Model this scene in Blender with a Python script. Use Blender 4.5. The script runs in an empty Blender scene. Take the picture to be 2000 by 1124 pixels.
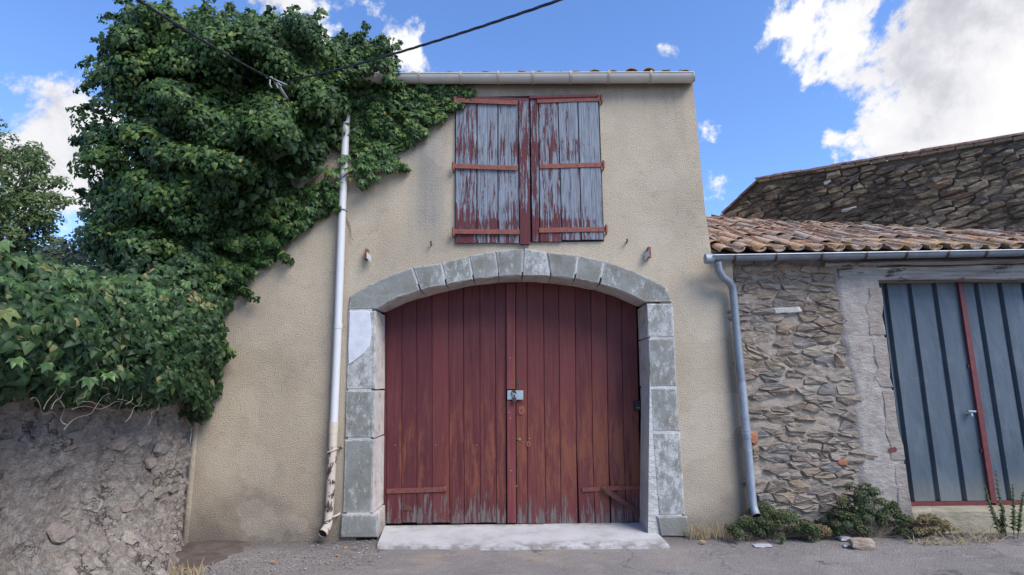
import bpy, math, random
import numpy as np
from mathutils import Vector, Matrix, noise
from mathutils.geometry import tessellate_polygon

random.seed(7)
rng = np.random.default_rng(7)
scene = bpy.context.scene
C = scene.collection
R = math.radians

# ------------------------------------------------------------------ camera
CAM = Vector((0.0, -6.1, 1.58))
FPX, PITCH, ROLL = 1080.0, R(9.79), R(0.7)
cd = bpy.data.cameras.new('camera')
cd.sensor_width = 36.0
cd.lens = 36.0 * FPX / 2000.0
cd.clip_start, cd.clip_end = 0.05, 3000
cam = bpy.data.objects.new('camera', cd)
C.objects.link(cam)
_rot = Matrix.Rotation(R(90) + PITCH, 3, 'X') @ Matrix.Rotation(-ROLL, 3, 'Z')
cam.matrix_world = Matrix.Translation(CAM) @ _rot.to_4x4()
scene.camera = cam

# ------------------------------------------------------------------ light
SUN_EL, SUN_AZ = R(46), R(134)            # azimuth clockwise from +Y (the facade faces -Y)
SUN_DIR = Vector((math.sin(SUN_AZ) * math.cos(SUN_EL), math.cos(SUN_AZ) * math.cos(SUN_EL), math.sin(SUN_EL)))
SKY_STRENGTH = 0.15
sd = bpy.data.lights.new('sun', 'SUN')
sd.energy = 2.9
sd.angle = R(32)
sd.color = (1.0, 0.95, 0.87)
sun = bpy.data.objects.new('sun', sd)
sun.rotation_euler = SUN_DIR.to_track_quat('Z', 'Y').to_euler()
C.objects.link(sun)
scene.view_settings.view_transform = 'Standard'
scene.view_settings.look = 'None'
scene.view_settings.gamma = 1.0
scene.view_settings.use_curve_mapping = False
scene.view_settings.exposure = 0.62


def ray(px, py):
    """direction of the sight line through a point measured in the 2000 x 1124 photograph"""
    return _rot @ Vector((px - 1000.0, 562.0 - py, -FPX))


def P(px, py, Y=0.0):
    d = ray(px, py)
    return CAM + d * ((Y - CAM.y) / d.y)


def G(px, py, z=0.0):
    d = ray(px, py)
    return CAM + d * ((z - CAM.z) / d.z)


# ------------------------------------------------------------------ node helpers
class NT:
    def __init__(s, tree):
        s.t = tree
        tree.nodes.clear()

    def n(s, typ, _props=None, **inp):
        nd = s.t.nodes.new(typ)
        for k, v in (_props or {}).items():
            setattr(nd, k, v)
        for k, v in inp.items():
            key = int(k[1:]) if k[0] == 'i' and k[1:].isdigit() else k.replace('_', ' ')
            s.set(nd.inputs[key], v)
        return nd

    def set(s, sock, v):
        if isinstance(v, bpy.types.NodeSocket):
            s.t.links.new(v, sock)
        elif isinstance(v, bpy.types.Node):
            s.t.links.new(v.outputs[0], sock)
        else:
            if sock.type == 'RGBA' and len(v) == 3:
                v = (*v, 1)
            sock.default_value = v

    def pos(s):
        return s.n('ShaderNodeNewGeometry').outputs['Position']

    def objco(s):
        return s.n('ShaderNodeTexCoord').outputs['Object']

    def scaled(s, vec, sc):
        return s.n('ShaderNodeVectorMath', {'operation': 'MULTIPLY'}, i0=vec, i1=sc).outputs[0]

    def vadd(s, vec, b):
        return s.n('ShaderNodeVectorMath', {'operation': 'ADD'}, i0=vec, i1=b).outputs[0]

    def noise(s, vec, scale=5.0, detail=4.0, rough=0.55, dist=0.0):
        return s.n('ShaderNodeTexNoise', Vector=vec, Scale=scale, Detail=detail, Roughness=rough, Distortion=dist).outputs['Fac']

    def voro(s, vec, scale=5.0, feature='F1'):
        return s.n('ShaderNodeTexVoronoi', {'feature': feature}, Vector=vec, Scale=scale).outputs['Distance']

    def m(s, op, a, b=0.0, c=0.0, clamp=False):
        return s.n('ShaderNodeMath', {'operation': op, 'use_clamp': clamp}, i0=a, i1=b, i2=c).outputs[0]

    def ss(s, x, lo, hi):
        """smooth step from 0 at lo to 1 at hi"""
        nd = s.n('ShaderNodeMapRange', {'interpolation_type': 'SMOOTHSTEP'}, Value=x)
        nd.inputs['From Min'].default_value = lo
        nd.inputs['From Max'].default_value = hi
        return nd.outputs[0]

    def ramp(s, fac, stops, interp='LINEAR'):
        nd = s.n('ShaderNodeValToRGB', Fac=fac)
        cr = nd.color_ramp
        cr.interpolation = interp
        while len(cr.elements) > 1:
            cr.elements.remove(cr.elements[-1])
        for i, (p, c) in enumerate(stops):
            e = cr.elements[0] if i == 0 else cr.elements.new(p)
            e.position = p
            e.color = (*c, 1)
        return nd.outputs[0]

    def mix(s, fac, a, b, mode='MIX'):
        nd = s.n('ShaderNodeMix', {'data_type': 'RGBA', 'blend_type': mode})
        s.set(nd.inputs[0], fac)
        s.set(nd.inputs[6], a)
        s.set(nd.inputs[7], b)
        return nd.outputs[2]

    def xyz(s, vec):
        return s.n('ShaderNodeSeparateXYZ', Vector=vec).outputs

    def rand(s):
        return s.n('ShaderNodeObjectInfo').outputs['Random']

    def bump(s, h, strength=0.5, dist=0.01, normal=None):
        nd = s.n('ShaderNodeBump', Height=h, Strength=strength, Distance=dist)
        if normal is not None:
            s.set(nd.inputs['Normal'], normal)
        return nd.outputs[0]

    def out(s, color, rough=0.85, metal=0.0, normal=None, spec=0.3, trans=0.0):
        b = s.n('ShaderNodeBsdfPrincipled')
        s.set(b.inputs['Base Color'], color)
        s.set(b.inputs['Roughness'], rough)
        s.set(b.inputs['Metallic'], metal)
        s.set(b.inputs['Specular IOR Level'], spec)
        if normal is not None:
            s.set(b.inputs['Normal'], normal)
        sh = b.outputs[0]
        if trans > 0:
            tr = s.n('ShaderNodeBsdfTranslucent', Color=color)
            mx = s.n('ShaderNodeMixShader', Fac=trans)
            s.set(mx.inputs[1], sh)
            s.set(mx.inputs[2], tr.outputs[0])
            sh = mx.outputs[0]
        o = s.n('ShaderNodeOutputMaterial')
        s.t.links.new(sh, o.inputs['Surface'])


MATS = {}


def material(name):
    def deco(fn):
        m = bpy.data.materials.new(name)
        m.use_nodes = True
        fn(NT(m.node_tree))
        MATS[name] = m
        return fn
    return deco


# ------------------------------------------------------------------ world: daylight sky with cumulus
w = bpy.data.worlds.new('World')
scene.world = w
w.use_nodes = True
t = NT(w.node_tree)
sky = t.n('ShaderNodeTexSky', {'sky_type': 'NISHITA', 'sun_disc': False, 'sun_elevation': SUN_EL, 'sun_rotation': SUN_AZ,
                               'air_density': 1.0, 'dust_density': 0.6, 'ozone_density': 2.0})
d0 = t.n('ShaderNodeTexCoord').outputs['Generated']
d0 = t.n('ShaderNodeVectorMath', {'operation': 'NORMALIZE'}, i0=d0).outputs[0]
dz = t.m('ADD', t.m('MAXIMUM', t.xyz(d0)[2], 0.0), 0.22)
flat = t.n('ShaderNodeVectorMath', {'operation': 'DIVIDE'}, i0=d0, i1=t.n('ShaderNodeCombineXYZ', X=dz, Y=dz, Z=dz).outputs[0]).outputs[0]
n1 = t.noise(t.vadd(d0, (3.1, 1.7, 0.4)), 3.4, 14.0, 0.62, 0.2)
n2 = t.noise(t.vadd(d0, (8.3, 2.0, 5.0)), 4.2, 9.0, 0.6, 0.3)
n3 = t.noise(t.vadd(d0, (3.16, 1.76, 0.34)), 3.4, 14.0, 0.62, 0.2)      # the same cloud seen a little towards the sun
bias = None
for (px, py, rpx, amp) in [(1870, 110, 350, .36), (1980, 60, 330, .14), (1690, 240, 190, .20), (1990, 230, 260, .12),
                           (70, 285, 210, .31), (125, 235, 110, .12), (130, 325, 100, .12), (165, 120, 60, .13), (20, 165, 70, .1),
                           (520, -20, 150, .25), (1430, 380, 110, .20), (1390, 258, 45, .15), (795, 128, 70, .12), (1300, 105, 60, .15)]:
    c = ray(px, py).normalized()
    dist = t.n('ShaderNodeVectorMath', {'operation': 'DISTANCE'}, i0=d0, i1=tuple(c)).outputs['Value']
    f = t.m('MULTIPLY', t.ss(dist, rpx / 1080.0, 0.0), amp)
    bias = f if bias is None else t.m('ADD', bias, f)
bias = t.m('MINIMUM', bias, 0.30)
dens = t.m('ADD', t.m('MULTIPLY_ADD', n1, 1.8, -0.40), bias)
mask = t.ss(dens, 0.68, 0.775)
thick = t.ss(dens, 0.74, 1.0)
lit = t.m('MULTIPLY', t.m('SUBTRACT', n3, n1), 3.2)
shade = t.m('ADD', t.m('MULTIPLY_ADD', n2, 0.9, -.12), t.m('ADD', t.m('MULTIPLY', thick, 0.22), lit))
ccol = t.ramp(shade, [(0.14, (1.0, 1.0, 1.0)), (0.42, (.88, .88, .92)), (.66, (.66, .67, .73)), (.9, (.52, .53, .60))])
CLOUD = 4.4
ccol = t.n('ShaderNodeVectorMath', {'operation': 'SCALE'}, i0=ccol, Scale=CLOUD).outputs[0]
skyc = t.mix(1.0, sky.outputs[0], (.74, .93, 1.24), 'MULTIPLY')
col = t.mix(mask, skyc, ccol)
bg = t.n('ShaderNodeBackground', Color=col, Strength=SKY_STRENGTH)
wo = t.n('ShaderNodeOutputWorld')
t.t.links.new(bg.outputs[0], wo.inputs['Surface'])


# ------------------------------------------------------------------ materials
@material('roughcast')
def _(t):
    p = t.pos()
    x, y, z = t.xyz(p)
    big = t.noise(p, 0.9, 5, .6)
    mid = t.noise(p, 5, 5, .65)
    fine = t.noise(p, 70, 3, .6)
    c = t.ramp(big, [(.3, (.36, .295, .215)), (.5, (.45, .372, .272)), (.72, (.51, .428, .315))])
    c = t.mix(t.m('MULTIPLY', t.ss(mid, .52, .75), .35), c, (.27, .235, .185))
    c = t.mix(t.m('MULTIPLY', t.ss(fine, .55, .8), .25), c, (.56, .50, .40))
    c = t.mix(t.m('MULTIPLY', t.ss(fine, .45, .25), .35), c, (.24, .21, .165))
    # grime rising from the street and washed under the loft opening and the eave
    wav = t.m('MULTIPLY_ADD', t.noise(p, 1.7, 5, .65), 1.5, -.75)
    up = t.m('ADD', z, wav)
    c = t.mix(t.m('MULTIPLY', t.ss(up, 1.5, -.1), .55), c, (.20, .165, .135))
    c = t.mix(t.m('MULTIPLY', t.ss(up, .50, -.15), .7), c, (.125, .108, .092))
    run = t.noise(t.scaled(p, (7, 7, .55)), 1, 5, .6)
    a = t.m('MULTIPLY', t.ss(t.m('ABSOLUTE', t.m('ADD', x, .96)), .30, .02), t.m('MULTIPLY', t.ss(z, 2.9, 3.5), t.ss(z, 5.0, 4.4)))
    c = t.mix(t.m('MULTIPLY', a, t.m('MULTIPLY_ADD', run, 1.1, .05)), c, (.19, .19, .185))
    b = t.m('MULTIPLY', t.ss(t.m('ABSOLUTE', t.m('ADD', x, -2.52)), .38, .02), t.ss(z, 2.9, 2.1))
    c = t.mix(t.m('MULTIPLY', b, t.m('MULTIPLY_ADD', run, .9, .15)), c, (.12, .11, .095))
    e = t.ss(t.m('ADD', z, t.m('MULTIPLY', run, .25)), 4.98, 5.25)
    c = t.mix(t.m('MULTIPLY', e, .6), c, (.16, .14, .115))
    g1 = t.noise(p, 72, 3, .6)
    g2 = t.noise(p, 150, 2, .6)
    c = t.mix(t.m('MULTIPLY', t.ss(g1, .50, .36), .28), c, (.20, .16, .125))
    c = t.mix(t.m('MULTIPLY', t.ss(g1, .55, .70), .22), c, (.62, .53, .42))
    pl = t.m('MULTIPLY', t.ss(x, 2.26, 2.44), t.ss(t.m('ADD', z, t.m('MULTIPLY', run, .8)), 3.0, 2.0))  # band beside the grey downpipe: wall stain plus the pipe's shadow, painted in
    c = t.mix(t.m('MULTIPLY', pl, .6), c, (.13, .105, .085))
    wob = t.n('ShaderNodeVectorMath', {'operation': 'SCALE'}, i0=t.n('ShaderNodeTexNoise', Vector=p, Scale=3.5, Detail=6., Roughness=.7).outputs['Color'], Scale=.5).outputs[0]
    cr = t.n('ShaderNodeTexVoronoi', {'feature': 'DISTANCE_TO_EDGE'}, Vector=t.n('ShaderNodeVectorMath', {'operation': 'ADD'}, i0=p, i1=wob).outputs[0], Scale=.75).outputs['Distance']
    crack = t.m('MULTIPLY', t.ss(cr, .006, .001), t.ss(t.noise(t.vadd(p, (2, 0, 6)), 1.0, 3, .5), .47, .58))
    c = t.mix(t.m('MULTIPLY', crack, .3), c, (.16, .135, .11))
    drip = t.m('MULTIPLY', t.ss(run, .52, .70), t.ss(z, 3.9, 5.1))
    c = t.mix(t.m('MULTIPLY', drip, .30), c, (.20, .175, .14))
    patch = t.ss(t.noise(t.vadd(p, (7, 3, 1)), 1.5, 3, .45), .56, .585)
    c = t.mix(t.m('MULTIPLY', patch, .16), c, (.58, .50, .41))
    nb = t.bump(t.m('ADD', g1, t.m('MULTIPLY', g2, .5)), 1.0, .012)
    nb = t.bump(mid, .25, .03, nb)
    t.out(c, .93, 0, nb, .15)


def stone_mat(name, cols, dark, dark_amt, mottled=.5, bump=.8, moss=None, bscale=26):
    @material(name)
    def _(t):
        p = t.pos()
        r = t.rand()
        c = t.ramp(r, [((i + .0) / len(cols), q) for i, q in enumerate(cols)], 'LINEAR')
        streak = t.noise(t.scaled(t.vadd(p, t.n('ShaderNodeCombineXYZ', X=t.m('MULTIPLY', r, 30.)).outputs[0]), (1, 1, 2.6)), 11, 6, .7)
        c = t.mix(t.m('MULTIPLY', t.ss(streak, .42, .68), mottled), c, tuple(v * .5 for v in cols[0]))
        c = t.mix(t.m('MULTIPLY', t.ss(streak, .5, .3), mottled * .7), c, (.42, .37, .30))
        fine = t.noise(p, 60, 4, .7)
        c = t.mix(t.m('MULTIPLY', t.ss(fine, .55, .75), .35), c, (.5, .45, .38))
        dk = t.noise(p, 1.6, 6, .7)
        c = t.mix(t.m('MULTIPLY', t.ss(dk, .48, .62), dark_amt), c, dark)
        if moss:
            mo = t.noise(p, 5.5, 6, .7)
            c = t.mix(t.m('MULTIPLY', t.ss(mo, .56, .68), .7), c, moss)
        h = t.m('ADD', t.noise(t.scaled(p, (1, 1, 2.8)), bscale, 7, .7), t.m('MULTIPLY', fine, .35))
        t.out(c, .92, 0, t.bump(h, bump, .035), .2)


BR = [(.315, .24, .18), (.265, .215, .175), (.355, .295, .235), (.295, .24, .205), (.25, .235, .22), (.325, .265, .205), (.375, .325, .265), (.30, .225, .185), (.345, .265, .185)]
stone_mat('schist', BR, (.15, .12, .10), .35, .6, 1.0, None, 20)
stone_mat('dark_schist', [(.21, .155, .10), (.15, .12, .09), (.27, .205, .13), (.125, .11, .095), (.235, .16, .10), (.31, .25, .175)], (.05, .043, .037), .8, .6, .9)
stone_mat('old_wall_stone', [(.38, .31, .255), (.30, .255, .215), (.40, .36, .32), (.45, .385, .325), (.36, .285, .24)], (.17, .14, .125), .4)
stone_mat('pale_stone', [(.58, .55, .50), (.5, .48, .45)], (.4, .37, .33), .3, .3, .6)
stone_mat('orange_brick', [(.36, .15, .085), (.36, .15, .085)], (.2, .08, .05), .3, .3, .5)
stone_mat('rock_stone', [(.40, .30, .22), (.36, .29, .22)], (.2, .15, .11), .4, .5, .7)


def mortar_mat(name, a, b, dark, dk_amt, scale=1.0, base=None):
    @material(name)
    def _(t):
        p = t.pos()
        z = t.xyz(p)[2]
        n = t.noise(p, 3.2 * scale, 6, .7)
        c = t.ramp(n, [(.32, a), (.66, b)])
        fine = t.noise(p, 85, 4, .65)
        c = t.mix(t.m('MULTIPLY', t.ss(fine, .56, .78), .4), c, tuple(min(v * 1.6, .7) for v in b))
        c = t.mix(t.m('MULTIPLY', t.ss(t.noise(p, 1.3, 6, .72), .5, .66), dk_amt), c, dark)
        if base:
            c = t.mix(t.m('MULTIPLY', t.ss(t.m('ADD', z, t.m('MULTIPLY', n, .5)), .75, .1), .75), c, base)
        cr = t.noise(t.scaled(p, (1, 1, 2.0)), 9, 8, .72)
        h = t.m('ADD', t.m('MULTIPLY', fine, .3), cr)
        t.out(c, .95, 0, t.bump(h, .9, .05), .12)


mortar_mat('lime_mortar', (.33, .27, .215), (.43, .36, .295), (.14, .115, .09), .5, 1, (.17, .145, .115))
mortar_mat('dark_mortar', (.09, .072, .055), (.18, .145, .105), (.035, .03, .026), .7)


@material('old_wall_mortar')
def _(t):
    p = t.pos()
    z = t.xyz(p)[2]
    q = t.scaled(p, (1, 1, 1.7))
    n = t.noise(q, 3.6, 8, .72)
    c = t.ramp(n, [(.28, (.31, .255, .21)), (.45, (.46, .39, .33)), (.6, (.56, .485, .415)), (.75, (.63, .555, .485))])
    tone = t.noise(t.vadd(q, (3, 9, 2)), 4.5, 5, .6)
    c = t.mix(t.m('MULTIPLY', t.ss(tone, .52, .66), .4), c, (.38, .28, .235))
    c = t.mix(t.m('MULTIPLY', t.ss(tone, .42, .30), .6), c, (.30, .29, .29))
    w_ = t.n('ShaderNodeVectorMath', {'operation': 'MULTIPLY'}, i0=t.n('ShaderNodeTexNoise', Vector=q, Scale=5., Detail=6., Roughness=.65).outputs['Color'], i1=(.45, .45, .45)).outputs[0]
    cr = t.n('ShaderNodeTexVoronoi', {'feature': 'DISTANCE_TO_EDGE'}, Vector=t.n('ShaderNodeVectorMath', {'operation': 'ADD'}, i0=q, i1=w_).outputs[0], Scale=3.2).outputs['Distance']
    crack = t.m('MULTIPLY', t.ss(cr, .035, .0), t.ss(t.noise(p, 2.1, 3, .5), .46, .60))
    fine = t.noise(p, 60, 5, .7)
    rid = t.m('ABSOLUTE', t.m('SUBTRACT', t.noise(q, 11, 8, .7, .6), .5))
    c = t.mix(t.m('MULTIPLY', t.ss(rid, .05, .0), .55), c, (.13, .105, .095))
    c = t.mix(t.m('MULTIPLY', crack, .85), c, (.05, .042, .04))
    c = t.mix(t.m('MULTIPLY', t.ss(fine, .56, .76), .3), c, (.62, .56, .52))
    h = t.m('ADD', t.m('MULTIPLY', fine, .25), t.m('ADD', t.m('MULTIPLY', n, 1.0), t.m('ADD', t.m('MULTIPLY', rid, 1.6), t.m('MULTIPLY', crack, -1.0))))
    t.out(c, .95, 0, t.bump(h, 1.0, .06), .12)

mortar_mat('pier_plaster', (.31, .27, .235), (.46, .41, .37), (.22, .19, .165), .4, 1.6, (.16, .14, .12))
mortar_mat('pier_stone', (.28, .235, .20), (.39, .34, .295), (.16, .13, .115), .45, 1.6, (.14, .12, .10))
mortar_mat('joint_lime', (.50, .48, .45), (.62, .60, .57), (.25, .235, .21), .4)
mortar_mat('sill_concrete', (.30, .26, .17), (.42, .37, .28), (.16, .14, .09), .5, 1.2)
mortar_mat('dirt', (.10, .078, .068), (.16, .125, .108), (.07, .056, .05), .5, 2)


@material('painted_stone')
def _(t):
    p = t.pos()
    x, y, z = t.xyz(p)
    r = t.rand()
    q = t.vadd(p, t.n('ShaderNodeCombineXYZ', X=t.m('MULTIPLY', r, 17.)).outputs[0])
    c = t.ramp(t.noise(q, 2.2, 5, .6), [(.3, (.135, .132, .105)), (.5, (.19, .192, .172)), (.7, (.25, .252, .238))])
    c = t.mix(t.m('MULTIPLY', t.ss(t.noise(q, 4, 5, .6), .52, .66), .5), c, (.15, .12, .075))
    run = t.noise(t.scaled(q, (13, 13, 7.5)), 1, 9, .76)
    thr = t.m('MULTIPLY_ADD', r, .26, -.13)
    white = t.m('MULTIPLY', t.ss(t.m('ADD', run, thr), .50, .70), t.m('MULTIPLY_ADD', t.ss(t.noise(q, 75, 4, .7), .38, .55), .55, .45))
    bev = t.n('ShaderNodeBevel', {'samples': 4}, Radius=.035).outputs[0]
    tn = t.n('ShaderNodeNewGeometry').outputs['True Normal']
    edge = t.m('SUBTRACT', 1.0, t.n('ShaderNodeVectorMath', {'operation': 'DOT_PRODUCT'}, i0=bev, i1=tn).outputs['Value'])
    ew = t.m('MULTIPLY', t.ss(edge, .01, .16), t.ss(t.noise(q, 16, 8, .75), .40, .56))
    white = t.m('MAXIMUM', white, ew)
    c = t.mix(t.m('MULTIPLY', white, .8), c, (.55, .54, .52))
    cloud = t.ss(t.noise(q, 3.0, 4, .5), .55, .8)
    c = t.mix(t.m('MULTIPLY', cloud, .5), c, (.40, .43, .47))
    c = t.mix(t.m('MULTIPLY', t.ss(t.m('ADD', z, t.m('MULTIPLY', run, .5)), .52, .2), .7), c, (.17, .155, .13))
    h = t.m('ADD', t.noise(p, 30, 6, .7), t.m('MULTIPLY', white, .35))
    t.out(c, .85, 0, t.bump(h, .5, .014), .25)


@material('limewash')
def _(t):
    p = t.pos()
    z = t.xyz(p)[2]
    n = t.noise(p, 6, 7, .68)
    c = t.ramp(n, [(.34, (.26, .20, .155)), (.44, (.44, .385, .345)), (.7, (.57, .52, .485))])
    c = t.mix(t.m('MULTIPLY', t.ss(t.m('ADD', z, t.m('MULTIPLY', n, .5)), .6, .25), .7), c, (.19, .16, .13))
    t.out(c, .9, 0, t.bump(t.noise(p, 22, 7, .7), .6, .018), .2)


@material('white_patch')
def _(t):
    p = t.pos()
    n = t.noise(p, 9, 6, .6)
    c = t.ramp(n, [(.3, (.46, .47, .50)), (.7, (.60, .60, .62))])
    t.out(c, .9, 0, t.bump(t.noise(p, 40, 5, .7), .4, .008), .2)


def red_paint(name, wear_lo, wear_hi, tone=1.0):
    @material(name)
    def _(t):
        p = t.pos()
        x, y, z = t.xyz(p)
        r = t.rand()
        q = t.vadd(p, t.n('ShaderNodeCombineXYZ', Z=t.m('MULTIPLY', r, 23.)).outputs[0])
        gr = t.noise(t.scaled(q, (34, 34, 1.6)), 1, 7, .65)
        gr2 = t.noise(t.scaled(q, (90, 90, 4)), 1, 5, .6)
        c = t.ramp(gr, [(.28, (.066 * tone, .015 * tone, .018 * tone)), (.5, (.115 * tone, .026 * tone, .028 * tone)), (.75, (.165 * tone, .044 * tone, .042 * tone))])
        c = t.mix(t.m('MULTIPLY', t.ss(r, .45, 1.0), .55), c, (.072, .017, .022))
        c = t.mix(t.m('MULTIPLY', t.ss(r, .35, .0), .35), c, (.165, .042, .034))
        c = t.mix(t.m('MULTIPLY', t.ss(t.noise(t.scaled(q, (60, 60, 2.2)), 1, 4, .6), .36, .30), .7), c, (.035, .010, .011))
        c = t.mix(t.m('MULTIPLY', t.ss(t.noise(t.vadd(p, (3, 3, 3)), 1.6, 6, .7), .48, .64), .35), c, (.12, .042, .04))
        # sun-bleached bare streaks, thickest in the lower half
        hz = t.m('MULTIPLY', t.ss(z, wear_hi, wear_hi * .45), t.ss(z, .15, .5))
        wn = t.m('ADD', t.noise(t.scaled(q, (11, 11, 1.7)), 1, 9, .76), t.m('MULTIPLY', t.m('ADD', x, 0), .02))
        o = t.m('MULTIPLY', t.ss(t.m('ADD', wn, t.m('MULTIPLY', x, .018)), .46, .60), hz)
        c = t.mix(t.m('MULTIPLY', o, .78), c, (.185, .062, .032))
        # paint gone, grey wood at the foot
        gz = t.m('ADD', t.m('MULTIPLY_ADD', t.noise(t.scaled(q, (26, 26, 3.2)), 1, 8, .72), 1.9, -.95), t.m('MULTIPLY', z, -.85))
        wood = t.ramp(gr2, [(.3, (.065, .05, .047)), (.6, (.15, .12, .115)), (.8, (.24, .20, .19))])
        g = t.ss(gz, wear_lo, wear_lo + .10)
        c = t.mix(g, c, wood)
        spots = t.ss(t.noise(t.scaled(q, (9, 9, 4.5)), 1, 6, .7), .685, .72)
        c = t.mix(t.m('MULTIPLY', spots, .6), c, (.10, .095, .11))
        knots = t.ss(t.voro(t.scaled(q, (2.5, 2.5, 1)), 2.2), .07, .02)
        c = t.mix(t.m('MULTIPLY', knots, .6), c, (.04, .012, .012))
        h = t.m('ADD', t.m('MULTIPLY', gr2, .5), t.m('ADD', gr, t.m('MULTIPLY', g, -.3)))
        t.out(c, t.m('MULTIPLY_ADD', gr, .3, .5), 0, t.bump(h, .55, .008), .28)


red_paint('red_door_paint', -.165, 1.9, .82)
red_paint('red_strip_paint', .0, 3.4, 1.3)


def peeling(name, cover):
    @material(name)
    def _(t):
        p = t.pos()
        x, y, z = t.xyz(p)
        r = t.rand()
        q = t.vadd(p, t.n('ShaderNodeCombineXYZ', Z=t.m('MULTIPLY', r, 31.), X=t.m('MULTIPLY', r, 5.)).outputs[0])
        gr = t.noise(t.scaled(q, (95, 95, 4.5)), 1, 5, .6)
        wood = t.ramp(gr, [(.28, (.085, .09, .10)), (.42, (.15, .162, .185)), (.58, (.20, .222, .255)), (.78, (.29, .31, .34))])
        crk = t.ss(t.noise(t.scaled(q, (120, 120, 3.0)), 1, 3, .6), .34, .28)
        wood = t.mix(t.m('MULTIPLY', crk, .8), wood, (.06, .055, .06))
        pn = t.noise(t.scaled(q, (42, 42, 2.9)), 1, 9, .76)
        # more paint is left next to the straps, where the iron sheds the rain
        near = None
        for zz in (4.98, 4.22, 3.43):
            f = t.ss(t.m('ABSOLUTE', t.m('ADD', z, -zz - .03)), .2, .02)
            near = f if near is None else t.m('ADD', near, f)
        near = t.m('ADD', near, t.m('MULTIPLY', t.ss(z, 3.45, 3.36), 1.7))
        pn = t.m('ADD', pn, t.m('ADD', t.m('MULTIPLY', near, .05), t.m('MULTIPLY_ADD', r, .16, cover)))
        paint = t.ss(pn, .575, .60)
        red = t.ramp(gr, [(.3, (.068, .018, .021)), (.7, (.125, .034, .036))])
        c = t.mix(paint, wood, red)
        h = t.m('ADD', t.m('MULTIPLY', gr, .8), t.m('MULTIPLY', paint, .5))
        t.out(c, .75, 0, t.bump(h, .7, .008), .25)


peeling('peeling_red_wood', -.075)
peeling('peeling_red_wood_thick', -.058)


def simple(name, a, b, rough=.6, metal=0., nscale=8, bump=.15, vs=(1, 1, 1), spec=.4, spot=None, spot_lo=.6):
    @material(name)
    def _(t):
        p = t.scaled(t.pos(), vs)
        n = t.noise(p, nscale, 6, .65)
        c = t.ramp(n, [(.32, a), (.68, b)])
        if spot:
            c = t.mix(t.ss(t.noise(p, nscale * 1.7, 5, .65), spot_lo, spot_lo + .06), c, spot)
        t.out(c, rough, metal, t.bump(t.noise(p, nscale * 5, 5, .6), bump, .006), spec)


simple('rust_red_iron', (.16, .048, .034), (.25, .078, .05), .7, 0, 18, .4, spot=(.12, .04, .03))
simple('maroon_iron', (.125, .036, .03), (.18, .056, .044), .7, 0, 18, .3, spot=(.07, .028, .024))
simple('dark_rust_iron', (.055, .022, .018), (.12, .045, .03), .75, 0, 20, .5)
simple('cream_gutter', (.46, .43, .375), (.54, .505, .44), .45, 0, 4, .05, spot=(.36, .33, .28), spot_lo=.68)
simple('bracket_cream', (.36, .30, .20), (.48, .42, .32), .6, 0, 15, .2)
simple('white_pvc', (.50, .49, .485), (.57, .56, .56), .35, 0, 3, .03, (1, 1, .4), spot=(.5, .48, .46), spot_lo=.66)
simple('cream_pvc', (.48, .40, .32), (.54, .46, .375), .5, 0, 6, .08)
simple('peeling_cream_iron', (.42, .35, .285), (.50, .42, .35), .65, 0, 9, .3, (1, 1, .6), spot=(.062, .034, .028), spot_lo=.535)
simple('zinc', (.155, .175, .20), (.25, .275, .305), .42, .35, 5, .1, (1, 1, 1))
simple('zinc_dull', (.20, .22, .25), (.30, .33, .37), .55, .25, 14, .35, (1, 1, .5), spot=(.38, .39, .40), spot_lo=.6)
simple('galvanised', (.30, .34, .36), (.42, .46, .48), .45, .5, 30, .2)
simple('dark_iron', (.035, .03, .028), (.08, .065, .055), .55, .3, 30, .3)
simple('brass', (.25, .17, .07), (.38, .27, .12), .4, .7, 20, .2)
simple('white_metal', (.30, .29, .28), (.42, .41, .40), .5, 0, 20, .1)
simple('black_plastic', (.008, .008, .01), (.014, .014, .016), .35, 0, 20, .05)
simple('black_cable', (.012, .012, .014), (.03, .03, .032), .5, 0, 30, .3)
simple('cable_grey', (.30, .30, .31), (.42, .42, .42), .5, 0, 30, .2)
simple('red_steel', (.095, .022, .024), (.15, .036, .036), .5, 0, 12, .2, spot=(.06, .02, .02), spot_lo=.66)
simple('void_dark', (.012, .010, .009), (.02, .017, .015), .95, 0, 5, .1)
simple('bark', (.10, .075, .055), (.17, .135, .10), .9, 0, 30, .6, (1, 1, .3))
simple('dry_twig', (.14, .115, .09), (.25, .215, .175), .85, 0, 30, .3)
simple('straw', (.30, .22, .12), (.42, .33, .2), .85, 0, 30, .2)
simple('dead_leaf', (.20, .10, .045), (.34, .19, .09), .8, 0, 14, .2)
simple('white_shard', (.34, .34, .35), (.46, .46, .47), .7, 0, 10, .2)
simple('pink_flower', (.55, .26, .26), (.62, .34, .33), .6, 0, 10, .1)


@material('threshold_concrete')
def _(t):
    p = t.pos()
    n = t.noise(p, 2.6, 7, .68)
    c = t.ramp(n, [(.3, (.34, .32, .30)), (.5, (.47, .455, .445)), (.75, (.55, .535, .525))])
    f = t.noise(p, 55, 5, .7)
    c = t.mix(t.m('MULTIPLY', t.ss(f, .6, .72), .4), c, (.33, .32, .33))
    c = t.mix(t.m('MULTIPLY', t.ss(t.noise(t.scaled(p, (1, 3, 1)), 5, 7, .7), .58, .7), .35), c, (.36, .34, .33))
    y = t.xyz(p)[1]
    dirt = t.m('ADD', t.m('MULTIPLY', t.ss(y, -.16, -.38), 1.0), t.ss(y, .28, .42))
    c = t.mix(t.m('MULTIPLY', dirt, t.ss(t.noise(p, 7, 7, .72), .40, .62)), c, (.24, .215, .195))
    t.out(c, .85, 0, t.bump(t.m('ADD', f, n), .6, .015), .3)


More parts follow.
